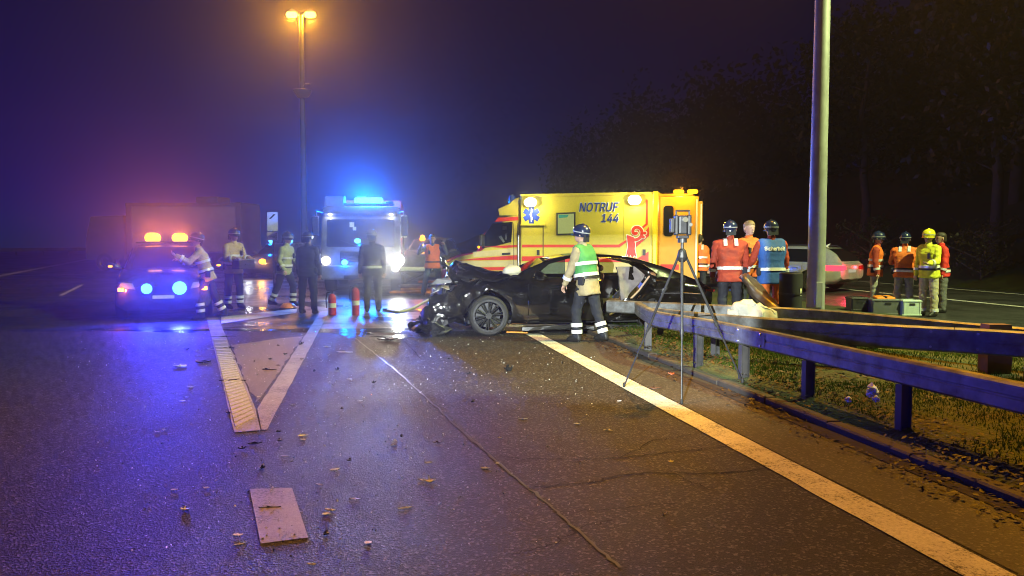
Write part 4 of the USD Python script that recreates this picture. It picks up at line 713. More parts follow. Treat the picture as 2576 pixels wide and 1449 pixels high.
# glass that is left
for nm, P_, y in (('side_window', [(2.0, .97), (2.12, 1.235), (2.35, 1.285), (2.62, 1.30), (2.62, .97)], .80),): obj(nm, prism(P_, y, y + .004), blue_glass, wreck)
obj('windscreen', hullpts([(x, y, z) for y in (-.62, .62) for x, z in ((1.42, .99), (1.43, .985), (2.02, 1.28), (2.03, 1.275))]), blue_glass, wreck)
obj('rear_window', hullpts([(x, y, z) for y in (-.52, .52) for x, z in ((3.75, 1.235), (3.76, 1.24), (4.5, .985), (4.51, .99))]), blue_glass, wreck)
tan = M('tan_leather', (.34, .17, .075), .45, var=.2, scale=8, bump=.002, bscale=60)
for y in (-.4, .4):
    for x in (2.25, 3.2):
        s = obj('seat', hull(((x, y - .2, .42), .09), ((x, y + .2, .42), .09), ((x + .48, y - .2, .40), .10), ((x + .48, y + .2, .40), .10)), tan, wreck, smooth=50)
        obj('backrest', hull(((x + .5, y - .19, .46), .08), ((x + .5, y + .19, .46), .08), ((x + .72, y - .17, .98), .07), ((x + .72, y + .17, .98), .07)), tan, s, smooth=50)
        if x < 3: obj('headrest', hull(((x + .73, y - .1, 1.12), .06), ((x + .73, y + .1, 1.12), .06)), tan, s, smooth=50)
obj('dashboard', hull(((1.45, -.7, .86), .09), ((1.45, .7, .86), .09), ((1.75, -.7, .80), .10), ((1.75, .7, .80), .10)), inner_m, wreck, smooth=50)
sw = trimesh.creation.torus(.18, .014, 20, 8); sw.apply_transform(trimesh.transformations.rotation_matrix(math.radians(68), [0, 1, 0])); sw.apply_translation((1.98, -.4, .86)); obj('steering_wheel', sw, inner_m, wreck)
obj('floor', box(.6, 4.6, -.85, .85, .20, .26), inner_m, wreck)
# grey curtain airbag and the torn pillar of the rear door
cu = Wzs([(1700, 772), (1850, 768), (1935, 838), (1900, 905), (1800, 1020), (1752, 1100), (1728, 1010), (1722, 880)])
cm = prism(cu, -.03, .03).refine_to_length(.05); cm = man2tri(cm); v = cm.vertices.copy(); v[:, 1] += -.93 + .10 * np.sin(v[:, 0] * 14 + v[:, 2] * 5) * .4 + (meshkit.fbm(v * 7, 3, 5) - .5) * .10; cm.vertices = v
obj('curtain_airbag', cm, M('airbag_grey', (.17, .15, .155), .9, var=.2, scale=10, bump=.004, bscale=30), wreck, smooth=50)
pil = [Wz(*p) for p in ((1985, 868), (1900, 985), (1800, 1085), (1690, 1170), (1655, 1188))]
obj('torn_pillar', tubes([(p[0], -.98, p[1]) for p in pil], .035, 8), car_black, wreck); obj('pillar_trim', tubes([(p[0] - .03, -1.0, p[1] + .03) for p in pil], .017, 6), M('beige_trim', (.42, .30, .2), .6), wreck)
obj('torn_sheet', hullpts([(Wz(*p)[0], y, Wz(*p)[1]) for p in ((1645, 1075), (1735, 1080), (1700, 1165), (1650, 1185)) for y in (-.97, -.90)]), M('orange_liner', (.5, .24, .10), .6, var=.2), wreck)
obj('rear_crumple', crumple(hullpts([(x, y, z) for y in (-.93, -.6) for x, z in ((3.75, .42), (4.5, .35), (4.85, .55), (4.7, .80), (4.0, .80))]), .32, 6, 71, .09), car_black, wreck, smooth=45)
obj('tail_light', box(4.80, 4.97, -.86, -.45, .70, .76, .02), M('tail_glass', (.25, .01, .01), .15, coat=.8), wreck)
rimk = M('wheel_dark_alloy', (.07, .07, .075), .3, metal=.8)
wheel(wreck, (.95, -.84, .34), .34, .24, -1, .27, 10, rimk); wheel(wreck, (.95, .84, .34), .34, .24, 1, .27, 10, rimk); wheel(wreck, (3.9, .84, .34), .34, .24, 1, .27, 10, rimk); wheel(wreck, (3.9, -.80, .30), .34, .24, -1, .27, 10, rimk)
obj('door_mirror', hull(((1.78, -1.04, 1.02), .08), ((1.84, -1.13, 1.0), .06), n=10), car_black, wreck); obj('door_handle', box(2.55, 2.75, -.975, -.95, .80, .83, .01), chrome, wreck)
obj('side_skirt', crumple(box(1.5, 3.6, -.99, -.90, .10, .17), .12, 5, 81, .1), black_plastic, wreck)
# strips of trim lying under the wreck
t = thing('light_bar', 'pale metal strip lying on the road below the wrecked car', 'strip', (*G(1440, 831)[:2], 0), math.radians(3)); obj('strip', box(-.62, .55, -.03, .03, .005, .05, .012).rotate((0, 1.0, 0)), M('pale_metal', (.62, .62, .55), .3, metal=.4), t)
t = thing('trim_strip', 'orange plastic strip lying beside the wheel of the wrecked car', 'strip', (*G(1300, 838)[:2], 0), math.radians(-10)); obj('strip', box(-.18, .2, -.03, .03, .002, .03, .01), M('orange_plastic', (.7, .28, .03), .4), t)
# long dark beam and white cover torn from the car, leaning beyond the rails
p = D(1905, 735, 11.9); q = D(1968, 800, 11.6); t = thing('torn_beam', 'long dark torn body panel sloping down beside the black bin', 'car part', (*p[:2], 0))
a, b = np.zeros(3), q - p; a[2] = p[2]; b[2] = q[2]; a0_ = a - (b - a) * .45
obj('panel', crumple(hull((a0_, .07), (b + (b - a) * .2, .11), (a0_ + [.1, .5, .02], .05), (b + [.2, .4, -.02], .07), n=8), .22, 60, 91, .08), M('dark_brown_panel', (.05, .035, .025), .4, coat=.4), t, smooth=40)
wc = thing('white_cover', 'crumpled white airbag cloth bulging above the guardrail beside the black bin', 'cloth', (*D(1890, 790, 11.0)[:2], 0))
cz0 = .56; blobm = hull(((-.28, 0, cz0), .06), ((-.08, .05, cz0 + .13), .09), ((.10, .05, cz0 + .09), .08), ((.36, .05, cz0 - .03), .04), ((.1, .05, .2), .2), ((-.2, .05, .2), .2)).refine_to_length(.035); blobm = man2tri(blobm); v = blobm.vertices.copy(); v += (np.stack([meshkit.fbm(v * 9, 4, k + 2) for k in range(3)], 1) - .5) * .17; blobm.vertices = v
obj('cloth', blobm, M('airbag_white', (.36, .35, .31), .85, var=.06, bump=.004, bscale=20), wc, smooth=60)

# ================================================================ black bin, crates, tripod, extinguishers, hose, boards
bp = D(1988, 780, 11.75); t = thing('black_bin', 'round black drum with a white mark standing left of the lamp post', 'bin', (bp[0], bp[1], 0))
obj('drum', trimesh.creation.revolve(np.array([(0, 0.0), (.16, 0.0), (.165, .3), (.17, 1.10), (.155, 1.12), (.155, 1.06), (0, 1.06)]), sections=32), black_rubber, t, smooth=40)
for z in (.45, .8): obj('band', trimesh.creation.annulus(.168, .176, .03, 32).apply_translation((0, 0, z)), black_plastic, t)
a = math.radians(-52); mk_ = M('mark_white', (.75, .72, .45), .5)
for z, k in ((.86, 1), (.80, -1)): obj('mark', hullpts([(.172 * math.cos(a + d) * r_, .172 * math.sin(a + d) * r_, z + s * .024) for d in (-.13, .13) for s in (-1, 1) for r_ in (1, 1.02)]), mk_, t)
def crate(name, label, px, py, d, w, dp, h, rz, m, handle=True, group=None):
    p = D(px, py, d); t = thing(name, label, 'crate', (p[0], p[1], p[2] if p[2] > .02 else .0), rz, group)
    obj('shell', box(-w / 2, w / 2, 0, dp, 0, h, .015) - box(-w / 2 + .02, w / 2 - .02, .02, dp - .02, h - .05, h + .1), m, t)
    for z in (.015, h - .045): obj('rim_band', box(-w / 2 - .01, w / 2 + .01, -.012, dp + .01, z, z + .03, .006), m, t)
    for x in (-w / 2 + .02, w / 2 - .045): obj('corner_rib', box(x, x + .025, -.012, .0, .05, h - .05), m, t)
    if handle: obj('handle_slot', box(-.06, .06, -.010, -.001, h - .11, h - .07), black_plastic, t)
    return t
grey_c = M('crate_grey', (.10, .105, .11), .5); dark_c = M('crate_dark', (.022, .022, .024), .5); pale_c = M('crate_pale', (.42, .50, .46), .45)
crate('crate', 'dark crate at the left end of the crate row behind the rail', 2163, 784, 16.2, .34, .4, .30, math.radians(-6), dark_c)
cc_ = crate('crate', 'long grey crate in the middle of the row behind the rail', 2233, 794, 15.9, .62, .4, .34, math.radians(-6), grey_c)
crate('crate', 'pale green crate with a handle slot at the right of the row', 2294, 796, 15.8, .40, .3, .34, math.radians(4), pale_c)
p = D(2228, 755, 16.15); t = thing('orange_bag', 'flat orange bag lying on top of the long grey crate', 'bag', (p[0], p[1], p[2])); obj('bag', hull(((-.17, 0, .03), .035), ((.17, 0, .03), .035), ((-.15, .2, .05), .035), ((.15, .2, .05), .04)), M('bag_orange', (.75, .22, .02), .6, bump=.004, bscale=25), t, smooth=50); obj('strap', box(-.02, .02, -.045, .18, .06, .085, .006), black_plastic, t)
# tripod with a scanner
feet = [G(1570, 971, .02), G(1715, 1014, .01), G(1868, 961, .12)]; hubp = (feet[0] + feet[1] + feet[2]) / 3; hubp = D(1716, 640, float(np.mean([f[1] for f in feet])))
t = thing('survey_tripod', 'tall black survey tripod carrying a laser scanner beside the guardrail', 'tripod', (hubp[0], hubp[1], 0)); o = np.array([hubp[0], hubp[1], 0]); hz_ = hubp[2]
for f in feet:
    f = f - o; top = np.array([f[0] * .06, f[1] * .06, hz_ - .02]); mid = top + (f - top) * .52; lg = obj('leg', union([cyl(top, mid + (f - mid) * .1, .0135, n=10), cyl(mid, f, .0095, n=10)]), black_plastic, t)
    obj('leg_clamp', cyl(mid - (f - mid) * .02, mid + (f - mid) * .05, .022, n=10), black_plastic, lg); obj('foot', hull((f, .016), (f + [0, 0, .03], .013), n=8), black_rubber, lg)
obj('centre_column', cyl((0, 0, hz_ - .45), (0, 0, hz_ + .12), .016, n=12), black_plastic, t); obj('crown', hull(((0, 0, hz_ - .03), .055), ((0, 0, hz_ + .02), .045)), black_plastic, t)
for f in feet: f = f - o; obj('brace', cyl((0, 0, hz_ - .40), (f[0] * .3, f[1] * .3, hz_ * .72), .006, n=6), dark_metal, t)
t2 = thing('laser_scanner', 'dark laser scanner head with pale lens mounted on the survey tripod', 'scanner', (hubp[0], hubp[1], hz_ + .12)); UsdGeom.Xformable(t2).AddScaleOp().Set(Gf.Vec3f(.84, .84, .84))
obj('base', cyl((0, 0, 0), (0, 0, .05), .055, n=20), dark_metal, t2); obj('tribrach', box(-.07, .07, -.06, .06, .05, .09, .012), dark_metal, t2)
obj('yoke', union([box(-.10, -.055, -.06, .06, .09, .34, .015), box(.055, .10, -.06, .06, .09, .34, .015)]), black_plastic, t2); obj('mirror_head', box(-.054, .054, -.05, .05, .10, .335, .02), dark_metal, t2)
obj('display', box(-.155, -.101, -.05, .05, .12, .30, .012), black_plastic, t2); obj('lens', cyl((.02, -.085, .28), (.02, -.055, .28), .032, n=16), M('lens_pale', (.16, .15, .11), .2, coat=.8), t2); obj('lens', cyl((.085, -.075, .22), (.085, -.061, .22), .022, n=16), M('lens_pale_small', (.2, .2, .18), .2, coat=.8), t2); obj('top_handle', tubes([(-.08, 0, .34), (-.08, 0, .39), (.08, 0, .39), (.08, 0, .34)], .012, 6), black_plastic, t2)
ext_red = M('extinguisher_red', (.50, .03, .03), .3, coat=.6)
for i, (px, py, lab) in enumerate(((836, 792, 'red fire extinguisher at the tip of the right gore marking'), (895, 793, 'taller red fire extinguisher standing in the water before the truck'))):
    g_ = G(px, py); h = .46 if i == 0 else .60; t = thing('fire_extinguisher', lab, 'fire extinguisher', (g_[0], g_[1], 0)); R = .085
    obj('cylinder', trimesh.creation.revolve(np.array([(0, 0), (R * .95, 0), (R, .02), (R, h - .09), (R * .8, h - .04), (R * .35, h), (0, h)]), sections=28), ext_red, t, smooth=45)
    obj('valve', cyl((0, 0, h - .01), (0, 0, h + .06), .022, n=12), chrome, t); obj('lever', hullpts([(x, y, z) for y in (-.012, .012) for x, z in ((-.02, h + .06), (.14, h + .09), (.14, h + .10), (-.02, h + .075))]), black_plastic, t)
    obj('hose', tubes([(-.02, -.02, h + .04), (-.10, -.03, h + .02), (-.125, -.03, h - .12), (-.11, -.03, h - .3)], .012, 6), black_rubber, t); obj('label', trimesh.creation.annulus(R * 1.005, R * 1.02, .10, 28).apply_translation((0, 0, h * .45)), white_plastic, t)
hp = [G(*p, .022) for p in ((972, 781), (1000, 784), (1030, 778), (1055, 766), (1075, 755), (1100, 747), (1125, 742), (1150, 742))]; hs, _ = smoothpath([p[:2] for p in hp], 40)
t = thing('fire_hose', 'pale fire hose snaking over the wet road towards the wreck', 'hose', (*hp[0][:2], 0)); obj('hose', tubes([(*(p - hp[0][:2]), .024) for p in hs], .026, 7), M('hose_canvas', (.55, .52, .42), .8, bump=.002, bscale=90), t, smooth=60); obj('coupling', cyl((-.08, .005, .03), (.02, 0, .03), .04, n=14), chrome, t)
g_ = G(725, 776); t = thing('orange_helmet', 'small orange helmet lying on the road beside a firefighter', 'helmet', (g_[0], g_[1], 0)); dome = (m3.Manifold.sphere(.16, 24).scale((1.25, 1.0, .9)) ^ box(-1, 1, -1, 1, 0, 1)); obj('shell', dome, M('helmet_orange', (.85, .26, .06), .35, coat=.5), t, smooth=60); obj('brim', cyl((0, 0, 0.0), (0, 0, .02), .21, n=28), black_plastic, t)
bd = thing('rescue_boards', 'orange and white rescue boards stacked on the ground behind the hose', 'boards', (*G(1045, 739)[:2], 0))
for k, (x, y, w, z, c) in enumerate(((-.25, .0, 1.0, .02, (.8, .25, .03)), (.1, .25, 1.1, .10, (.75, .35, .08)), (-.1, .5, .9, .2, (.7, .65, .5)), (.3, .35, .5, .32, (.7, .2, .05)))): obj('board', box(x - w / 2, x + w / 2, y - .2, y + .2, z, z + .06, .015).rotate((0, 0, (k * 13) % 17 - 8)), M('board_tone_%s' % 'abcd'[k], c, .5, var=.15), bd)
st = thing('stretcher', 'white stretcher on wheels behind the man in the orange vest', 'stretcher', (D(1040, 700, 25.4)[0], 25.4, 0))
obj('mattress', box(-.55, .62, -.28, .28, .62, .74, .05), M('mattress_white', (.7, .7, .68), .6), st); obj('frame', union([tubes([(-.55, y, .58), (.62, y, .58)], .02, 6) for y in (-.25, .25)] + [tubes([(-.4, y, .15), (.4, y, .56)], .016, 6) for y in (-.25, .25)] + [tubes([(.4, y, .15), (-.4, y, .56)], .016, 6) for y in (-.25, .25)]), chrome, st)
for x in (-.4, .4):
    for y in (-.25, .25): obj('castor', cyl((x, y - .02, .08), (x, y + .02, .08), .08, n=14), black_rubber, st)
# ================================================================ people
def unit(v): v = np.asarray(v, float); return v / np.linalg.norm(v)
def smooth_mesh(m, L, it=8, wr=0.0, seed=0):
    t_ = man2tri(m.refine_to_length(L)); trimesh.smoothing.filter_taubin(t_, iterations=it)
    if wr:
        v = t_.vertices.copy(); n = np.array(t_.vertex_normals); a = (meshkit.fbm(v * [8, 8, 19] + v[:, [2, 0, 1]] * 4, 3, seed) - 0.5) * 2 * wr; t_.vertices = v + n * a[:, None]
    return t_
ARM_DOWN = ((0.16, 0.02, -1), (0.04, -0.22, -1))
def person(label, loc, rz, h=1.78, lean=0, armL=ARM_DOWN, armR=ARM_DOWN, legL=((0.06, 0, -1), (0.02, 0.03, -1)), legR=((0.06, 0, -1), (0.02, 0.03, -1)),
           jacket=None, trousers=None, vest=None, helmet=None, hair=None, band=None, bands=(0.28, 0.62), cuffs=(), armband=True, shoulderband=False, boots=None, head=(0, 0), group=None, wide=1.0, visor=True, coat=0.10, grip=1.0, vest_hem=None):
    """Faces -y at rz = 0; its left hand is on +x. Directions are (outwards, y, z)."""
    k = h / 1.78; seed = len(label)
    t = thing('person', label, 'person', loc, rz, group); J = {}
    hip = np.array([0, 0, .94 * k]); ax = unit((0, -math.sin(math.radians(lean)), math.cos(math.radians(lean)))); fw = np.array([0, -math.cos(math.radians(lean)), -math.sin(math.radians(lean))])
    neck = hip + ax * .53 * k; sh = hip + ax * .47 * k
    def limb(root, d1, d2, l1, l2, sx): a = root; m_ = a + unit(np.array(d1) * [sx, 1, 1]) * l1; b = m_ + unit(np.array(d2) * [sx, 1, 1]) * l2; return a, m_, b
    A = {s: limb(sh + np.array([s * .185 * k * wide, 0, 0]), *(armL if s > 0 else armR), .29 * k, .25 * k, s) for s in (1, -1)}
    Lg = {s: limb(hip + np.array([s * .095 * k, 0, -.03 * k]), *(legL if s > 0 else legR), .43 * k, .42 * k, s) for s in (1, -1)}
    drop = min(Lg[s][2][2] for s in (1, -1)) - .075 * k
    off = np.array([0, 0, -drop]); hip, neck, sh = hip + off, neck + off, sh + off
    A = {s: [p + off for p in A[s]] for s in A}; Lg = {s: [p + off for p in Lg[s]] for s in Lg}
    hy, hp_ = math.radians(head[0]), math.radians(head[1]); Rh = trimesh.transformations.euler_matrix(-hp_, 0, hy)[:3, :3]
    hc = neck + ax * .07 * k + np.array([0, 0, .12 * k]) + fw * .015
    H = lambda x, y, z: hc + Rh @ (np.array([x, y, z]) * k)
    X = lambda c, w: (c + np.array([w, 0, 0]), c - np.array([w, 0, 0]))
    # -- the body, one surface from head to fingers and feet
    parts = [hull(*[(p, .115 * k) for p in X(hip, .06 * k)], *[(p, .10 * k) for p in X(hip + ax * .2 * k, .055 * k)], n=10), hull(*[(p, .10 * k) for p in X(hip + ax * .2 * k, .055 * k)], *[(p, .105 * k) for p in X(hip + ax * .37 * k, .085 * k)], *[(p, .06 * k) for p in X(sh, .13 * k)], n=10),
             hull((sh + ax * .01, .07 * k), (neck + ax * .09 * k, .055 * k), n=10)]
    parts += [hull((H(0, .015, .035), .092 * k), (H(0, -.02, .03), .085 * k), (H(0, -.045, -.075), .045 * k), (H(0, .0, -.05), .065 * k), n=14), hull((H(0, -.098, .005), .010 * k), (H(0, -.118, -.028), .014 * k), n=8), hull((H(-.02, -.092, -.062), .011 * k), (H(.02, -.092, -.062), .011 * k), n=8)]
    parts += [hull((H(s * .09, .015, .01), .016 * k), (H(s * .092, .018, -.025), .012 * k), n=8) for s in (1, -1)]
    for s in (1, -1):
        a, e_, w = A[s]; parts += [hull((a, .052 * k), (e_, .042 * k), n=10), hull((e_, .042 * k), (w, .030 * k), n=10), hull((sh + np.array([s * .1 * k, 0, 0]), .06 * k), (a, .052 * k), n=10)]
        d = unit(w - e_); side = np.cross(d, [0, 0, 1.0]); side = unit(side) if np.linalg.norm(side) > .2 else np.array([0, -1.0, 0]); pn = np.cross(side, d); inward = np.array([-s, 0, 0.]); pn = pn if pn @ inward > 0 else -pn
        palm = w + d * .085 * k; parts.append(hull((w, .026 * k), (palm + side * .028 * k, .016 * k), (palm - side * .028 * k, .016 * k), n=8))
        for i, (q, L) in enumerate(((.030, .072), (.011, .082), (-.010, .076), (-.029, .060))):
            r0 = palm + side * q * k; r1 = r0 + (d * .85 + pn * .35 * grip) * L * .55 * k; r2 = r1 + (d * .35 + pn * .85 * grip) * L * .5 * k; parts += [hull((r0, .010 * k), (r1, .009 * k), n=6), hull((r1, .009 * k), (r2, .0075 * k), n=6)]
        b0 = w + d * .03 * k + side * .024 * k; b1 = b0 + (side * .75 + d * .55 + pn * .3) * .045 * k; b2 = b1 + (d * .8 + pn * .5) * .035 * k; parts += [hull((b0, .012 * k), (b1, .010 * k), n=6), hull((b1, .010 * k), (b2, .008 * k), n=6)]
        a, e_, w = Lg[s]; parts += [hull((a, .085 * k), (e_, .055 * k), n=10), hull((e_, .055 * k), (w, .04 * k), n=10), hull((w + [0, .03 * k, -.03 * k], .038 * k), (w + [0, -.15 * k, -.045 * k], .03 * k), n=8)]
    body = smooth_mesh(union(parts), .022, 4); obj('body', body, skin, t, smooth=60)
    for s in (1, -1): obj('eye', ball(H(s * .033, -.088, .012), .011 * k, 10), M_eye, t)
    if hair is not None: obj('hair', smooth_mesh(hull((H(0, .02, .055), .098 * k), (H(0, -.03, .07), .078 * k), (H(0, .05, -.02), .075 * k), n=14) - hull((H(0, -.10, .0), .07), (H(0, -.10, -.05), .07), n=10), .03, 3, .006, 3), hair, t, smooth=50)
    # -- clothes
    def torso(g, hem=coat): return union([hull(*[(p, (.152 + g) * k) for p in X(hip - ax * hem * k, .07 * k * wide)], *[(p, (.125 + g) * k) for p in X(hip + ax * .18 * k, .06 * k * wide)], n=14), hull(*[(p, (.125 + g) * k) for p in X(hip + ax * .18 * k, .06 * k * wide)], *[(p, (.13 + g) * k) for p in X(hip + ax * .36 * k, .10 * k * wide)], *[(p, (.075 + g) * k) for p in X(sh + ax * .015, .14 * k * wide)], n=14)])
    def sleeve(s, g): a, e_, w = A[s]; return union([hull((a, (.075 + g) * k), (e_, (.062 + g) * k), n=12), hull((e_, (.062 + g) * k), (w, (.05 + g) * k), n=12), hull((sh + np.array([s * .1 * k, 0, 0]), (.075 + g) * k), (a, (.075 + g) * k), n=12)])
    bottom = hip - ax * (coat + .04) * k; cutter = cyl(bottom - ax * .6, bottom, .8, n=6)
    jm = union([torso(0.0), sleeve(1, 0), sleeve(-1, 0), hull((sh, .085 * k), (neck + ax * .045 * k, .07 * k), n=12)]) - cutter
    jk = obj('jacket', smooth_mesh(jm, .026, 4, .019, seed), jacket, t, smooth=60)
    if vest is not None:
        vm = (torso(.016) - (cutter if vest_hem is None else cyl(hip + ax * (vest_hem - .9), hip + ax * vest_hem, .8, n=6))) - union([hull((A[s][0] + np.array([s * .05, 0, -.02]), .085 * k), (A[s][0] + np.array([s * .16, 0, -.25]), .10 * k), n=12) for s in (1, -1)]); vm = vm - hull((neck + ax * .08 + fw * .06, .09 * k), (neck + ax * .02 + fw * .15, .06 * k), n=12)
        obj('vest', smooth_mesh(vm, .03, 4, .008, seed + 1), vest, t, smooth=60)
    bandm = band or reflect
    def ring(chain, p, d, w, name='reflective_band'): m_ = chain ^ cyl(p - d * w / 2, p + d * w / 2, .45, n=24); obj(name, m_, bandm, t, smooth=50)
    T2 = torso(.033 if vest is not None else .018)
    for b in bands: ring(T2, hip + ax * (b * .53 - .06) * k, ax, .052 * k)
    if shoulderband:
        for s in (1, -1): obj('shoulder_band', (T2 ^ box(-.6, .6, -.6, .6, sh[2] - .02, sh[2] + .4)) ^ hullpts([np.array([s * x, y, z]) + [0, 0, 0] for x in (.06 * k, .12 * k) for y in (-.4, .4) for z in (sh[2] - .1, sh[2] + .3)]), bandm, t, smooth=50)
    if armband:
        for s in (1, -1):
            a, e_, w = A[s]; d = unit(w - e_); ring(hull((e_, (.080) * k), (w, .068 * k), n=14), e_ + (w - e_) * .62, d, .05 * k)
    obj('belt', torso(.012 + (.016 if vest is not None else 0)) ^ cyl(hip + ax * .03 * k, hip + ax * .07 * k, .45, n=24), boots or boot_m, t, smooth=50)
    sd = 1 if len(label) % 2 else -1; rp = hip + ax * .33 * k + fw * .165 * k + np.array([sd * .10 * k, 0, 0]); obj('radio', union([box(-.03, .03, -.02, .02, -.06, .06, .008).translate(tuple(map(float, rp))), cyl(rp + [.02 * sd, 0, .05], rp + [.02 * sd, 0, .15], .006, n=6)]), black_plastic, t)
    pp = hip + ax * .03 * k + np.array([-sd * .19 * k * wide, .03, 0]); obj('pouch', box(-.05, .05, -.05, .05, -.09, .05, .02).translate(tuple(map(float, pp))), dark_cloth, t)
    legs = []
    for s in (1, -1):
        a, e_, w = Lg[s]; legs += [hull((a, .105 * k), (e_, .082 * k), n=12), hull((e_, .082 * k), (w + (e_ - w) * .06, .068 * k), n=12)]
    legs.append(hull(*[(p, .125 * k) for p in X(hip, .06 * k)], *[(p, .10 * k) for p in X(hip - ax * .06 * k, .09 * k)], n=12))
    obj('trousers', smooth_mesh(union(legs), .026, 4, .020, seed + 2), trousers, t, smooth=60)
    for s in (1, -1):
        a, e_, w = Lg[s]; d = unit(w - e_)
        for c in cuffs: ring(hull((e_, .098 * k), (w, .086 * k), n=14), e_ + (w - e_) * c, d, .06 * k, 'cuff_band')
        obj('boot', smooth_mesh(hull((w + [0, .0, .09 * k], .058 * k), (w + [0, .035 * k, -.03 * k], .045 * k), n=10) + hull((w + [0, .035 * k, -.035 * k], .04 * k), (w + [0, -.16 * k, -.045 * k], .034 * k), (w + [0, -.05 * k, .0], .05 * k), n=10), .025, 3), boots or boot_m, t, smooth=50)
    if helmet is not None:
        Hm = lambda m: m.transform(np.hstack([Rh * k, (hc)[:, None]]))
        dome = hull(((0, .015, .055), .118), ((0, -.035, .055), .108), n=20) - box(-.3, .3, -.3, .3, -.4, -.022)
        hm = obj('helmet', Hm(dome), helmet, t, smooth=50); obj('brim', Hm(hullpts([(.124 * math.cos(a) , -.012 + (.142 if math.sin(a) < 0 else .125) * math.sin(a), z) for a in np.linspace(0, 2 * math.pi, 24, endpoint=False) for z in (-.024, -.012)])), helmet, hm)
        obj('helmet_band', Hm(hull(((0, .015, .055), .1215), ((0, -.035, .055), .1115), n=20) ^ box(-.3, .3, -.3, .3, .035, .052)), hband, hm); obj('crest', Hm(hull(((0, .10, .12), .014), ((0, .0, .172), .014), ((0, -.10, .12), .014), n=6)), helmet, hm)
        if visor: obj('neck_guard', Hm(hullpts([(x, y, z) for x in (-.085, .085) for y, z in ((.075, .02), (.10, .02), (.085, -.09), (.11, -.09))])), dark_cloth, hm)
    return t, dict(A=A, sh=sh, hip=hip, ax=ax, jm=jm, jk=jk, k=k, hc=hc)
M_eye = M('eye_dark', (.03, .025, .02), .15); boot_m = M('boot_black', (.016, .015, .015), .5)
hband = M('helmet_stripe', (.30, .31, .33), .4)
reflect = M('reflective_tape', (.72, .73, .75), .28, metal=.15, var=.06, scale=30, coat=.4)
dark_cloth = M('cloth_dark_navy', (.014, .016, .026), .85, var=.25, scale=9, bump=.004, bscale=28); yel_cloth = M('cloth_yellow_tan', (.42, .33, .10), .8, var=.15, scale=8, bump=.004, bscale=28)
tan_cloth = M('cloth_khaki', (.30, .25, .15), .85, var=.18, scale=8, bump=.004, bscale=28); grey_cloth = M('cloth_grey', (.26, .25, .20), .85, var=.2, scale=8, bump=.004, bscale=28); jeans = M('cloth_jeans', (.10, .14, .17), .85, var=.2, scale=9, bump=.004, bscale=30)
or_cloth = M('cloth_orange', (.66, .14, .015), .75, var=.14, scale=8, bump=.004, bscale=28); rust_cloth = M('cloth_rust_red', (.30, .035, .015), .8, var=.2, scale=8, bump=.004, bscale=28); red_cloth = M('cloth_red', (.62, .03, .02), .75, var=.12, scale=8, bump=.004, bscale=28)
blue_cloth = M('cloth_blue', (.02, .09, .36), .75, var=.12, scale=8, bump=.004, bscale=28); hiv_green = M('cloth_fluorescent_green', (.05, .24, .07), .7, var=.10, scale=8, bump=.004, bscale=28); hiv_yel = M('cloth_fluorescent_yellow', (.62, .62, .03), .7, var=.10, scale=8, bump=.004, bscale=28); hiv_orange = M('cloth_fluorescent_orange', (.80, .16, .03), .7, var=.10, scale=8, bump=.004, bscale=28)
h_navy = M('helmet_navy', (.012, .02, .06), .25, coat=.6); h_yel = M('helmet_yellow', (.70, .62, .03), .3, coat=.5); h_dark = M('helmet_black', (.012, .012, .016), .25, coat=.6); hair_dark = M('hair_dark', (.03, .02, .013), .6, var=.3, scale=60); hair_fair = M('hair_fair', (.26, .17, .08), .6, var=.3, scale=60)
def at(px, d, z=0.0): p = D(px, 700, d); return (p[0], p[1], z)
rad = math.radians
STRIDE = dict(legL=((0.06, -.42, -1), (0.02, .10, -1)), legR=((0.06, .30, -1), (0.02, .50, -1)))
HOLD = dict(armL=((0.22, -.25, -1), (-.25, -1, .05)), armR=((0.22, -.25, -1), (-.25, -1, .05)))
person('firefighter in tan jacket stooping at the side of the patrol car', at(521, 15.9), rad(-70), 1.78, 16, armL=((.3, -.6, -.6), (.1, -.9, .5)), armR=((.2, -.5, -.8), (0, -1, .3)), jacket=yel_cloth, trousers=dark_cloth, helmet=h_dark, cuffs=(.45, .75), head=(10, 15), **STRIDE)
_, i2 = person('firefighter in yellow jacket carrying a dark equipment case', at(588, 18.3), rad(55), 1.84, 3, jacket=yel_cloth, trousers=dark_cloth, helmet=h_navy, cuffs=(.55, .80), legL=((.10, -.05, -1), (.02, .03, -1)), legR=((.10, .05, -1), (.02, .05, -1)), **HOLD)
pc = at(588, 18.3); c = thing('equipment_case', 'dark equipment case in the hands of the yellow jacketed firefighter', 'case', (pc[0] + .38 * math.sin(rad(55)), pc[1] - .38 * math.cos(rad(55)), 1.0), rad(55)); obj('shell', box(-.22, .22, -.14, .14, -.05, .15, .02), dark_metal, c); obj('lid', box(-.225, .225, -.145, .145, .151, .18, .012), M('case_lid', (.16, .17, .2), .4), c); obj('handle', tubes([(-.06, -.15, .05), (-.06, -.19, .06), (.06, -.19, .06), (.06, -.15, .05)], .01, 6), black_plastic, c)
person('firefighter in pale green jacket striding with legs apart', at(716, 19.0), rad(75), 1.80, 8, jacket=M('cloth_pale_green', (.33, .36, .16), .8, var=.15, bump=.004, bscale=28), trousers=dark_cloth, helmet=h_navy, cuffs=(.5, .8), armL=((.2, -.3, -1), (0, -.8, -.5)), armR=((.2, .2, -1), (0, -.5, -.8)), **STRIDE)
person('firefighter in dark blue clothing with back turned, left of the truck', at(774, 17.0), rad(170), 1.76, 2, jacket=dark_cloth, trousers=dark_cloth, helmet=h_dark, bands=(), armband=False, cuffs=(), legL=((.1, 0, -1), (.03, .02, -1)), legR=((.1, 0, -1), (.03, .02, -1)))
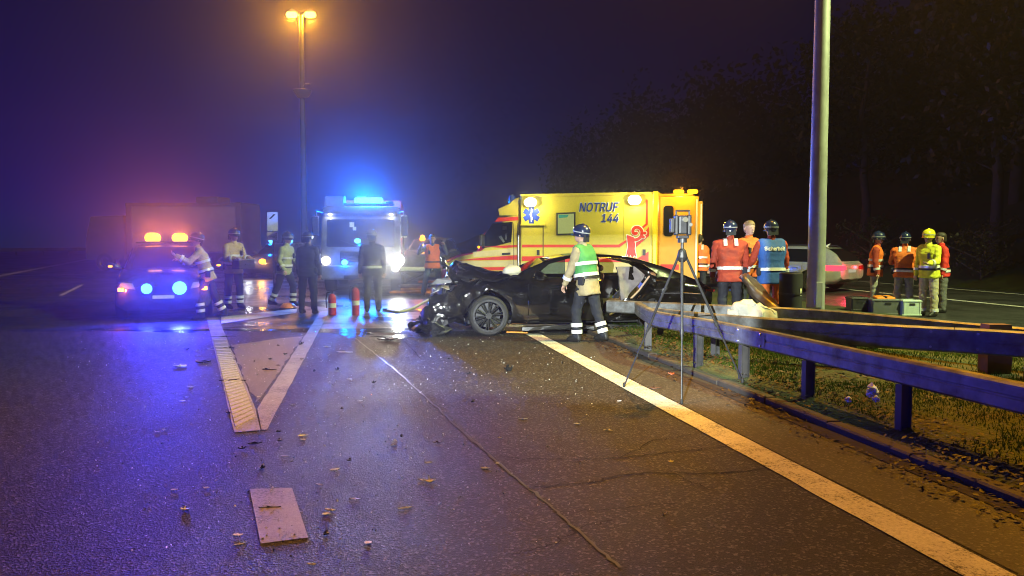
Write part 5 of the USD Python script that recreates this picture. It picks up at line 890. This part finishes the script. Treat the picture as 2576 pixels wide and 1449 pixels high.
person('dark silhouetted firefighter before the right headlights of the truck', at(937, 17.4), rad(200), 1.80, 2, jacket=dark_cloth, trousers=dark_cloth, helmet=h_navy, bands=(.2,), armband=False, wide=1.1)
person('man in orange vest and jeans holding both hands up to his face', at(1088, 22.8), rad(10), 1.78, 0, jacket=M('shirt_grey', (.10, .11, .15), .8), vest=hiv_orange, trousers=jeans, hair=hair_dark, bands=(), armband=False, armL=((.75, -.35, -.55), (-.35, -.45, 1)), armR=((.75, -.35, -.55), (-.35, -.45, 1)), legL=((.24, 0, -1), (.20, .02, -1)), legR=((.24, 0, -1), (.20, .02, -1)))
person('firefighter in green and yellow reflective vest walking past the wreck', at(1477, 12.25, 0), rad(-128), 1.83, 9, jacket=tan_cloth, vest=hiv_green, trousers=dark_cloth, helmet=h_navy, bands=(.30, .62), cuffs=(.55, .8), armL=((.12, -.28, -1), (.0, -.5, -1)), armR=((.16, .22, -1), (.05, .02, -1)), legL=((.07, -.28, -1), (.02, .05, -1)), legR=((.07, .22, -1), (.02, .35, -1)), coat=.18, head=(8, 10), vest_hem=.04)
person('worker in orange vest with white stripes behind the tripod', at(1758, 20.6), rad(160), 1.74, 4, jacket=or_cloth, vest=hiv_orange, trousers=dark_cloth, hair=hair_dark, bands=(.1, .55), shoulderband=True)
person('paramedic in rust red jacket with back turned, left of the trio', at(1836, 13.5, .10), rad(172), 1.80, 4, jacket=rust_cloth, trousers=dark_cloth, helmet=h_navy, bands=(.22,), shoulderband=True, wide=1.22, coat=.14)
person('fair haired person in orange jacket standing in the middle of the trio', at(1882, 14.5, .08), rad(20), 1.86, 0, jacket=or_cloth, trousers=dark_cloth, hair=hair_fair, bands=(.2,), **HOLD)
_, i11 = person('security man in blue vest lettered Sicherheit, right of the trio', at(1940, 13.3, .10), rad(184), 1.80, 3, jacket=rust_cloth, vest=blue_cloth, trousers=or_cloth, helmet=h_navy, bands=(.20,), wide=1.12, coat=.16, armL=((.30, -.3, -1), (.1, -.7, -.5)))
tp = [p for p in stage.GetPrimAtPath('/World').GetChildren() if p.GetCustomDataByKey('label') and 'Sicherheit' in p.GetCustomDataByKey('label')][0]
vv = np.array(UsdGeom.Mesh(tp.GetChild('vest')).GetPointsAttr().Get()); vv = vv[vv[:, 1] > 0]
from scipy.spatial import cKDTree
kd = cKDTree(vv[:, [0, 2]]); tm = meshkit.text_mesh('Sicherheit', .062, .004, bold=True); v = tm.vertices.copy(); w_ = v[:, 0].max(); tx = np.c_[-(v[:, 0] - w_ / 2) * (.36 / w_), v[:, 1] + i11['sh'][2] - .10]
dd, ii = kd.query(tx, k=6); tm.vertices = np.c_[tx[:, 0], vv[ii, 1].max(1) + .008 + v[:, 2], tx[:, 1]]; tm.fix_normals(); obj('lettering', tm, awhite, tp)
person('firefighter in orange vest and grey trousers, leftmost of the right group', at(2201, 18.0, -.04), rad(60), 1.80, 3, jacket=rust_cloth, vest=or_cloth, trousers=grey_cloth, helmet=h_navy, bands=(.30, .55), cuffs=(.7,))
person('firefighter in orange jacket with back turned in the right group', at(2274, 17.4, -.04), rad(150), 1.78, 5, jacket=or_cloth, trousers=grey_cloth, helmet=h_navy, bands=(.12,), shoulderband=True, cuffs=(.7,), wide=1.15, **HOLD)
person('firefighter in fluorescent yellow jacket and yellow helmet, pale trousers', at(2337, 16.8, -.04), rad(-60), 1.84, 4, jacket=hiv_yel, vest=None, trousers=M('cloth_pale', (.42, .37, .25), .85, var=.15, bump=.004, bscale=28), helmet=h_yel, bands=(.3,), cuffs=(.85,), armL=((.2, -.3, -1), (-.1, -1, -.1)), **{k_: v_ for k_, v_ in STRIDE.items() if k_ == 'legR0'})
person('person in plain red jacket behind the yellow jacketed firefighter', at(2368, 17.7, -.04), rad(-100), 1.80, 2, jacket=red_cloth, trousers=M('cloth_slate', (.12, .12, .12), .85, var=.15, bump=.004, bscale=28), hair=hair_dark, bands=(.1,))

# ================================================================ trees and bushes on the bank
bark = M('bark', (.06, .045, .032), .9, var=.35, scale=14, bump=.01, bscale=18)
def leafmat(name, lo, hi): return usdkit.material(stage, '/World/Looks/' + name, {'g': ('geometry', {}), 'r': ('rgb_ramp', {'ramp': [(0.0, lo), (1.0, hi)]}), 'd': ('principled_bsdf', {'roughness': 0.5}), 't': ('translucent_bsdf', {}), 'm': ('mix_closure', {'fac': 0.3})},
    [('g.random_per_island', 'r.fac'), ('r.color', 'd.base_color'), ('r.color', 't.color'), ('d.BSDF', 'm.closure1'), ('t.BSDF', 'm.closure2')], surface='m.closure')
leafA = leafmat('foliage_green', (.025, .035, .010), (.075, .085, .025)); leafB = leafmat('foliage_autumn', (.05, .035, .012), (.15, .085, .03))
def terr(s): return float(terrain_z(np.array(float(s))))
def tree(label, s, y, h, cr, seed, lm, n=6500, name='tree', low=.28, cat='tree'):
    r = np.random.default_rng(seed); t = thing(name, label, cat, (s - .2 * y, y, terr(s) - .1)); br = []; tips = []
    tr = [np.array([r.normal(0, .03) * z, r.normal(0, .03) * z, z]) for z in np.linspace(0, h * .8, 7)]
    obj('trunk', union([hull((a, .19 * h / 9 * (1 - .11 * i)), (b_, .19 * h / 9 * (1 - .11 * (i + 1))), n=10) for i, (a, b_) in enumerate(zip(tr[:-1], tr[1:]))]), bark, t, smooth=50)
    for k in range(11):
        z = h * (low + (.85 - low) * k / 11); a = r.uniform(0, 6.28); b0 = np.array([np.interp(z, [q[2] for q in tr], [q[0] for q in tr]), np.interp(z, [q[2] for q in tr], [q[1] for q in tr]), z]); L = cr * r.uniform(.55, 1.0) * math.sin(math.pi * min(.95, .25 + .7 * (z / h - low) / (1 - low) * 1.1)) ** .5
        m_ = b0 + np.array([math.cos(a), math.sin(a), .5]) * L * .5; e_ = m_ + np.array([math.cos(a + r.uniform(-.6, .6)), math.sin(a + r.uniform(-.6, .6)), r.uniform(.1, .8)]) * L * .5; br += [hull((b0, .05), (m_, .035), n=6), hull((m_, .035), (e_, .015), n=6)]; tips += [m_, e_, (m_ + e_) / 2]
        for q in range(2): e2 = m_ + np.array([r.normal(), r.normal(), r.uniform(.0, .9)]) * L * .3; br.append(hull((m_, .025), (e2, .01), n=5)); tips.append(e2)
    obj('branches', union(br), bark, t)
    tips = np.array(tips + [tr[-1] + np.array([0, 0, h * .15])]); c = tips[r.integers(0, len(tips), n)] + r.normal(0, 1, (n, 3)) * cr * np.array([.17, .17, .13]); d1 = r.normal(0, 1, (n, 3)); d1 /= np.linalg.norm(d1, axis=1)[:, None]; d2 = np.cross(d1, r.normal(0, 1, (n, 3))); d2 /= np.linalg.norm(d2, axis=1)[:, None]; z = (r.uniform(.06, .17, n) * cr / 3)[:, None]
    v = np.stack([c - d1 * z, c + d2 * z * .5, c + d1 * z, c - d2 * z * .5], 1).reshape(-1, 3); o = np.arange(n)[:, None] * 4; obj('crown', (v, np.vstack([o + [0, 1, 2], o + [0, 2, 3]])), lm, t)
    return t
for a in (('broad autumn tree rising on the bank right of the lamp post', 25.5, 31, 11.5, 4.2, 1, leafB), ('tall dark tree behind the firefighters at the right', 25.2, 24, 12.5, 4.4, 2, leafA), ('near leaning tree at the right edge of the picture', 23.8, 17.5, 10.5, 3.8, 3, leafB),
          ('dark tree directly behind the lamp post', 27.5, 42, 12.0, 4.4, 4, leafA), ('slim tree between two broader crowns on the bank', 28.5, 27, 14.0, 3.4, 6, leafA), ('second slim tree nearer than the others at the right edge', 26.5, 20.5, 13.0, 3.6, 5, leafB), ('crooked tree high on the bank beyond the lamp post', 30.5, 36, 13.5, 4.6, 7, leafB), ('low spreading tree higher on the bank at the right', 31, 21.5, 9.0, 4.5, 8, leafB)): tree(*a)
for i, (s, y, h, lab) in enumerate(((22.6, 22.5, 1.9, 'small pale bush at the foot of the bank beside the red jacket'), (22.8, 20.2, 2.2, 'rounded bush at the foot of the bank, middle of the row'), (22.5, 17.6, 1.8, 'low bush at the foot of the bank near the right edge'), (23.0, 28.5, 2.3, 'bush on the bank behind the orange firefighters'), (23.2, 35.0, 2.4, 'dim bush on the bank beyond the silver estate'))): tree(lab, s, y, h, 1.5, 30 + i, leafB if i % 2 else leafA, 1500, 'bush', .08, 'bush')

def wood(n, seed):
    r = np.random.default_rng(seed); c = []; m = 260
    cs = np.c_[r.uniform(33, 75, m), r.uniform(8, 150, m), r.uniform(5, 15, m), r.uniform(2.6, 5.0, m)]
    k = r.integers(0, m, n); d = r.normal(0, 1, (n, 3)); d /= np.linalg.norm(d, axis=1)[:, None]; d *= (r.uniform(.35, 1.0, n) * cs[k, 3])[:, None] * [1, 1, 1.25]
    s, y = cs[k, 0] + d[:, 0], cs[k, 1] + d[:, 1]; c = np.c_[s - .2 * y, y, np.maximum(terrain_z(s) + .2, terrain_z(s) + cs[k, 2] * r.uniform(.3, 1.0, n) + d[:, 2])]
    a = r.normal(0, 1, (n, 3)); a /= np.linalg.norm(a, axis=1)[:, None]; b = np.cross(a, r.normal(0, 1, (n, 3))); b /= np.linalg.norm(b, axis=1)[:, None]; z = r.uniform(.2, .5, n)[:, None]
    v = np.stack([c - a * z, c + b * z * .6, c + a * z, c - b * z * .6], 1).reshape(-1, 3); o = np.arange(n)[:, None] * 4; return v, np.vstack([o + [0, 1, 2], o + [0, 2, 3]])
obj('woodland', wood(90000, 55), leafA, None, 'dark woodland covering the hill behind the trees on the bank', 'woodland', kind='stuff')
# ================================================================ debris on the road
chip_w = M('debris_white', (.86, .86, .84), .4, var=.05, coat=.5); chip_g = M('debris_clear', (.80, .86, .86), .15, var=.05, coat=1.0); deb_black = M('debris_black', (.014, .014, .016), .35, var=.3, coat=.3); deb_rust = M('debris_brown', (.10, .05, .035), .5, var=.3)
def piece(name, label, cat, px, py, L, W, H, rz, m, seed, bend=.3, group=None, z=.004):
    """A flat broken piece with an irregular outline, bent and a little tilted."""
    r = np.random.default_rng(seed); n = 11; a = np.sort(r.uniform(0, 2 * np.pi, n)); rr = r.uniform(.55, 1.0, n); P2 = np.c_[np.cos(a) * rr * L / 2, np.sin(a) * rr * W / 2]
    g_ = G(px, py); t = thing(name, label, cat, (g_[0], g_[1], z), math.radians(rz), group)
    mm = prism(P2, 0, max(.004, H * .25), 'z').refine_to_length(max(.012, L / 8)); q = man2tri(mm); v = q.vertices.copy(); v[:, 2] += H * (bend * 4 * (v[:, 0] / L) ** 2 + r.uniform(-.3, .3) * v[:, 1] / W) + H * .4 * (meshkit.noise(v * 25, seed) - .5); v[:, 2] -= v[:, 2].min(); q.vertices = v
    obj('fragment', q, m, t, smooth=35)
    r2 = [hullpts(np.c_[r.uniform(-L * .2, L * .2, 6), r.uniform(-W * .25, W * .25, 6), r.uniform(.002, H * .8 + .004, 6)])]
    obj('broken_edge', r2, m, t); return t
big = [('black bumper flap lying on the road in front of the wreck', 973, 856, .42, .22, .06, -5, deb_black), ('bent black plastic wedge at the left of the gore marking', 511, 913, .26, .12, .05, 20, deb_black), ('long black strip lying across the left gore arm', 590, 959, .36, .045, .03, 4, deb_black),
       ('black bar lying on the grey patch between the gore arms', 676, 931, .30, .05, .03, -18, deb_black), ('dark strip lying in front of the tip of the gore marking', 640, 1118, .16, .022, .02, 4, deb_black), ('black stick lying on the worn dash block', 678, 1279, .165, .018, .016, 5, deb_black),
       ('upright black plastic shard alone on the bare asphalt', 1278, 936, .13, .08, .12, 15, deb_black), ('thin dark sliver at the upper end of the left gore arm', 562, 848, .42, .03, .02, 8, deb_black), ('dark curled strip crossing the left arm of the gore marking', 576, 877, .22, .05, .03, 15, deb_black),
       ('flat brown fragment beside the long crack sealing line', 1100, 1115, .09, .03, .015, 0, deb_rust), ('crumpled white plastic piece left of the gore marking', 452, 924, .20, .10, .05, 25, chip_w), ('large pale chip by the puddle, longest of the pale pieces', 868, 887, .30, .04, .015, 0, chip_w),
       ('round pale chip above the long pale piece by the puddle', 822, 873, .13, .06, .02, 0, chip_w), ('big white chip on the asphalt right of the dash block', 1083, 1213, .085, .035, .02, 5, chip_w), ('violet lit chip at the lower left of the road', 468, 1284, .07, .04, .03, 0, chip_g),
       ('pale chip pair piece nearest to the lower edge of the picture', 786, 1423, .055, .02, .015, 0, chip_w), ('small broken bolt standing on the asphalt at the lower right', 1672, 1300, .05, .02, .04, 50, chip_w), ('thin white sliver on the brown asphalt before the tripod', 1531, 1084, .11, .02, .012, -8, chip_w),
       ('white chip above the thin sliver before the tripod', 1451, 1068, .07, .03, .015, -5, chip_w), ('black foam scrap on the patch near the right gore arm', 757, 868, .10, .07, .06, 0, deb_black), ('dark crumb at the inner side of the right gore arm', 718, 893, .07, .05, .05, 0, deb_black),
       ('pale stone chip on the right line beside the third crack', 1688, 1164, .05, .02, .02, 0, chip_w), ('pale flat scrap on the verge at the start of the kerb', 1553, 858, .34, .08, .03, 4, chip_w), ('orange scrap beside the kerb behind the tripod legs', 1690, 944, .10, .07, .04, 10, M('scrap_orange', (.5, .12, .04), .5)),
       ('brown cardboard scrap at the kerb behind the tripod', 1648, 978, .16, .08, .03, 20, deb_rust)]
for i, (lab, px, py, L, W, H, rz, m) in enumerate(big): piece('debris_piece', lab, 'debris', px, py, L, W, H, rz, m, 100 + i)
small = [(765, 1108), (762, 1097), (993, 1110), (990, 1123), (1256, 1103), (840, 1183), (805, 1222), (1077, 1166), (830, 1285), (820, 1296), (892, 1257), (1017, 1281), (925, 1368), (520, 1230), (600, 1348), (602, 1372), (437, 1234), (735, 1020), (480, 975), (470, 1000), (395, 1088), (415, 1083), (650, 1000), (1251, 1167), (1063, 1210), (848, 935), (905, 1010),
         (495, 884), (530, 880), (500, 895), (715, 1150), (1316, 1055), (1558, 1010), (1220, 1180), (458, 1010), (566, 985), (540, 872), (640, 868), (880, 955)]
for i, (px, py) in enumerate(small): r = np.random.default_rng(500 + i); piece('glass_chip', 'small pale glass chip lying loose on the dark road', 'debris', px, py, r.uniform(.05, .10) * (1 + (py < 1000) * .5), r.uniform(.02, .05), r.uniform(.006, .014), r.uniform(-30, 30), chip_g if i % 2 else chip_w, 500 + i, group='pale glass chips scattered over the road')
darks = [(1415, 715 + 200), (850, 930), (790, 935), (700, 1088), (705, 1110), (610, 1130), (860, 1030), (1130, 905), (940, 965), (1180, 940), (1010, 1100), (660, 1180), (640, 910), (680, 905), (700, 920), (760, 905), (700, 870), (590, 905), (470, 880), (1190, 1012), (880, 1160), (575, 1040), (820, 1345)]
for i, (px, py) in enumerate(darks): r = np.random.default_rng(700 + i); piece('plastic_crumb', 'small black plastic crumb from the wreck on the road', 'debris', px, py, r.uniform(.04, .10), r.uniform(.02, .05), r.uniform(.012, .04), r.uniform(0, 180), deb_black, 700 + i, group='black plastic crumbs scattered over the road')
def specks(n, seed):
    r = np.random.default_rng(seed); c = []
    while len(c) < n:
        px, py = r.uniform(150, 1500), r.triangular(790, 850, 1449)
        if r.uniform() < .75 * math.exp(-((px - 800) / 480) ** 2) + .12: g_ = G(px, py); c.append((g_[0], g_[1], .008))
    c = np.array(c); z = r.uniform(.003, .009, n)[:, None]; d = r.normal(0, 1, (n, 3)) * [1, 1, .3]; d /= np.linalg.norm(d, axis=1)[:, None]; e_ = np.cross(d, r.normal(0, 1, (n, 3))); e_ /= np.linalg.norm(e_, axis=1)[:, None]
    v = np.stack([c - d * z, c + e_ * z, c + d * z, c - e_ * z * .6 + [0, 0, .004]], 1).reshape(-1, 3); o = np.arange(n)[:, None] * 4; return v, np.vstack([o + [0, 1, 2], o + [0, 2, 3], o + [1, 3, 2], o + [0, 3, 1]])
obj('glass_crumbs', specks(2000, 77), chip_g, None, 'fine crumbs of safety glass sprinkled over the asphalt', 'glass crumbs', kind='stuff')
for lab, px, py, sz in (('crumpled white paper in the grass under the guardrail', 2196, 990, .13), ('small white litter scrap in the grass left of the crumpled paper', 2137, 1008, .07), ('pale litter scrap low in the grass below the crumpled paper', 2206, 1006, .07)):
    g_ = G(px, py, .16); t = thing('litter', lab, 'litter', (g_[0], g_[1], .15)); q = man2tri(m3.Manifold.sphere(sz * .5, 16).refine(2)); v = q.vertices.copy(); v *= [1, .7, .6]; v += (np.stack([meshkit.noise(v * 28, k) for k in range(3)], 1) - .5) * sz * .7; v[:, 2] += sz * .25; q.vertices = v; obj('paper', q, white_plastic, t)
# ---- added lamps outside the picture, standing in for light sources not seen
rb = np.array([13.5, 9.0]); vl = street_lamp(rb, 12.0, 0.6, 0.12, 0.08, 'added lamp post on the opposite verge, standing in for an unseen source', 0.001, (math.pi,))
lamp(vl, (-.9, 0, 11.8), (0.86, 1.0, 0.38), 6800, .08, aim=(-6.5, 7.5, -7.0), cone=50, soft=0.5)  # added beam, aimed to give the pole its greenish side
wl = thing('standin_lamp', 'added hooded lamp behind the camera, standing in for unseen headlights', 'lamp', (-1.35, -2.2, 3.2)); aim = np.array([.27, 1.0, -.15]); aim /= np.linalg.norm(aim)  # added lamp that makes the white pool on the road
L_ = .5; side = np.array([aim[1], -aim[0], 0]) / math.hypot(aim[0], aim[1]); up_ = np.cross(side, aim)
def corner(tx, tz, d): return aim * d + side * tx * d + up_ * tz * d
tl, trr, tb, tt = -.27, .092, -.168, .075
R_ = .26
def bar(x0, x1, z0, z1, d0, d1): return hullpts([side * x + up_ * z + aim * d for x in (x0, x1) for z in (z0, z1) for d in (d0, d1)])
obj('casing', [bar(-R_, R_, R_, R_ + .01, -.1, L_ + .01), bar(-R_, R_, -R_ - .01, -R_, -.1, L_ + .01), bar(-R_ - .01, -R_, -R_ - .01, R_ + .01, -.1, L_ + .01), bar(R_, R_ + .01, -R_ - .01, R_ + .01, -.1, L_ + .01), bar(-R_, R_, -R_, R_, -.11, -.1)], black_rubber, wl)
obj('shutter', [bar(-R_, tl * L_, -R_, R_, L_, L_ + .008), bar(trr * L_, R_, -R_, R_, L_, L_ + .008), bar(tl * L_, trr * L_, -R_, tb * L_, L_, L_ + .008), bar(tl * L_, trr * L_, tt * L_, R_, L_, L_ + .008)], black_rubber, wl)  # opening shaped to bound the pool of light
obj('stand', union([cyl((0, 0, -R_), (x, y, -3.2), .02, n=8) for x, y in ((-.4, -.3), (.4, -.3), (0, .4))]), dark_metal, wl)
obj('blue_beacon', hull(((-.9, 0, -1.5), .07), ((-.9, 0, -1.6), .08)), lens_blue, wl); obj('added_beacon_pole', cyl((-.9, 0, -3.2), (-.9, 0, -1.65), .025, n=8), dark_metal, wl); lamp(wl, (-.8, .2, -1.5), (0.01, 0.02, 1.0), 320, .06, aim=(6.5, 10.0, -.5), cone=9, soft=.3, name='added_beacon_light')  # added beacon, its beam narrowed to turn the rails blue
lamp(wl, (0, 0, 0), (.92, 1.0, .95), 8000, .004)
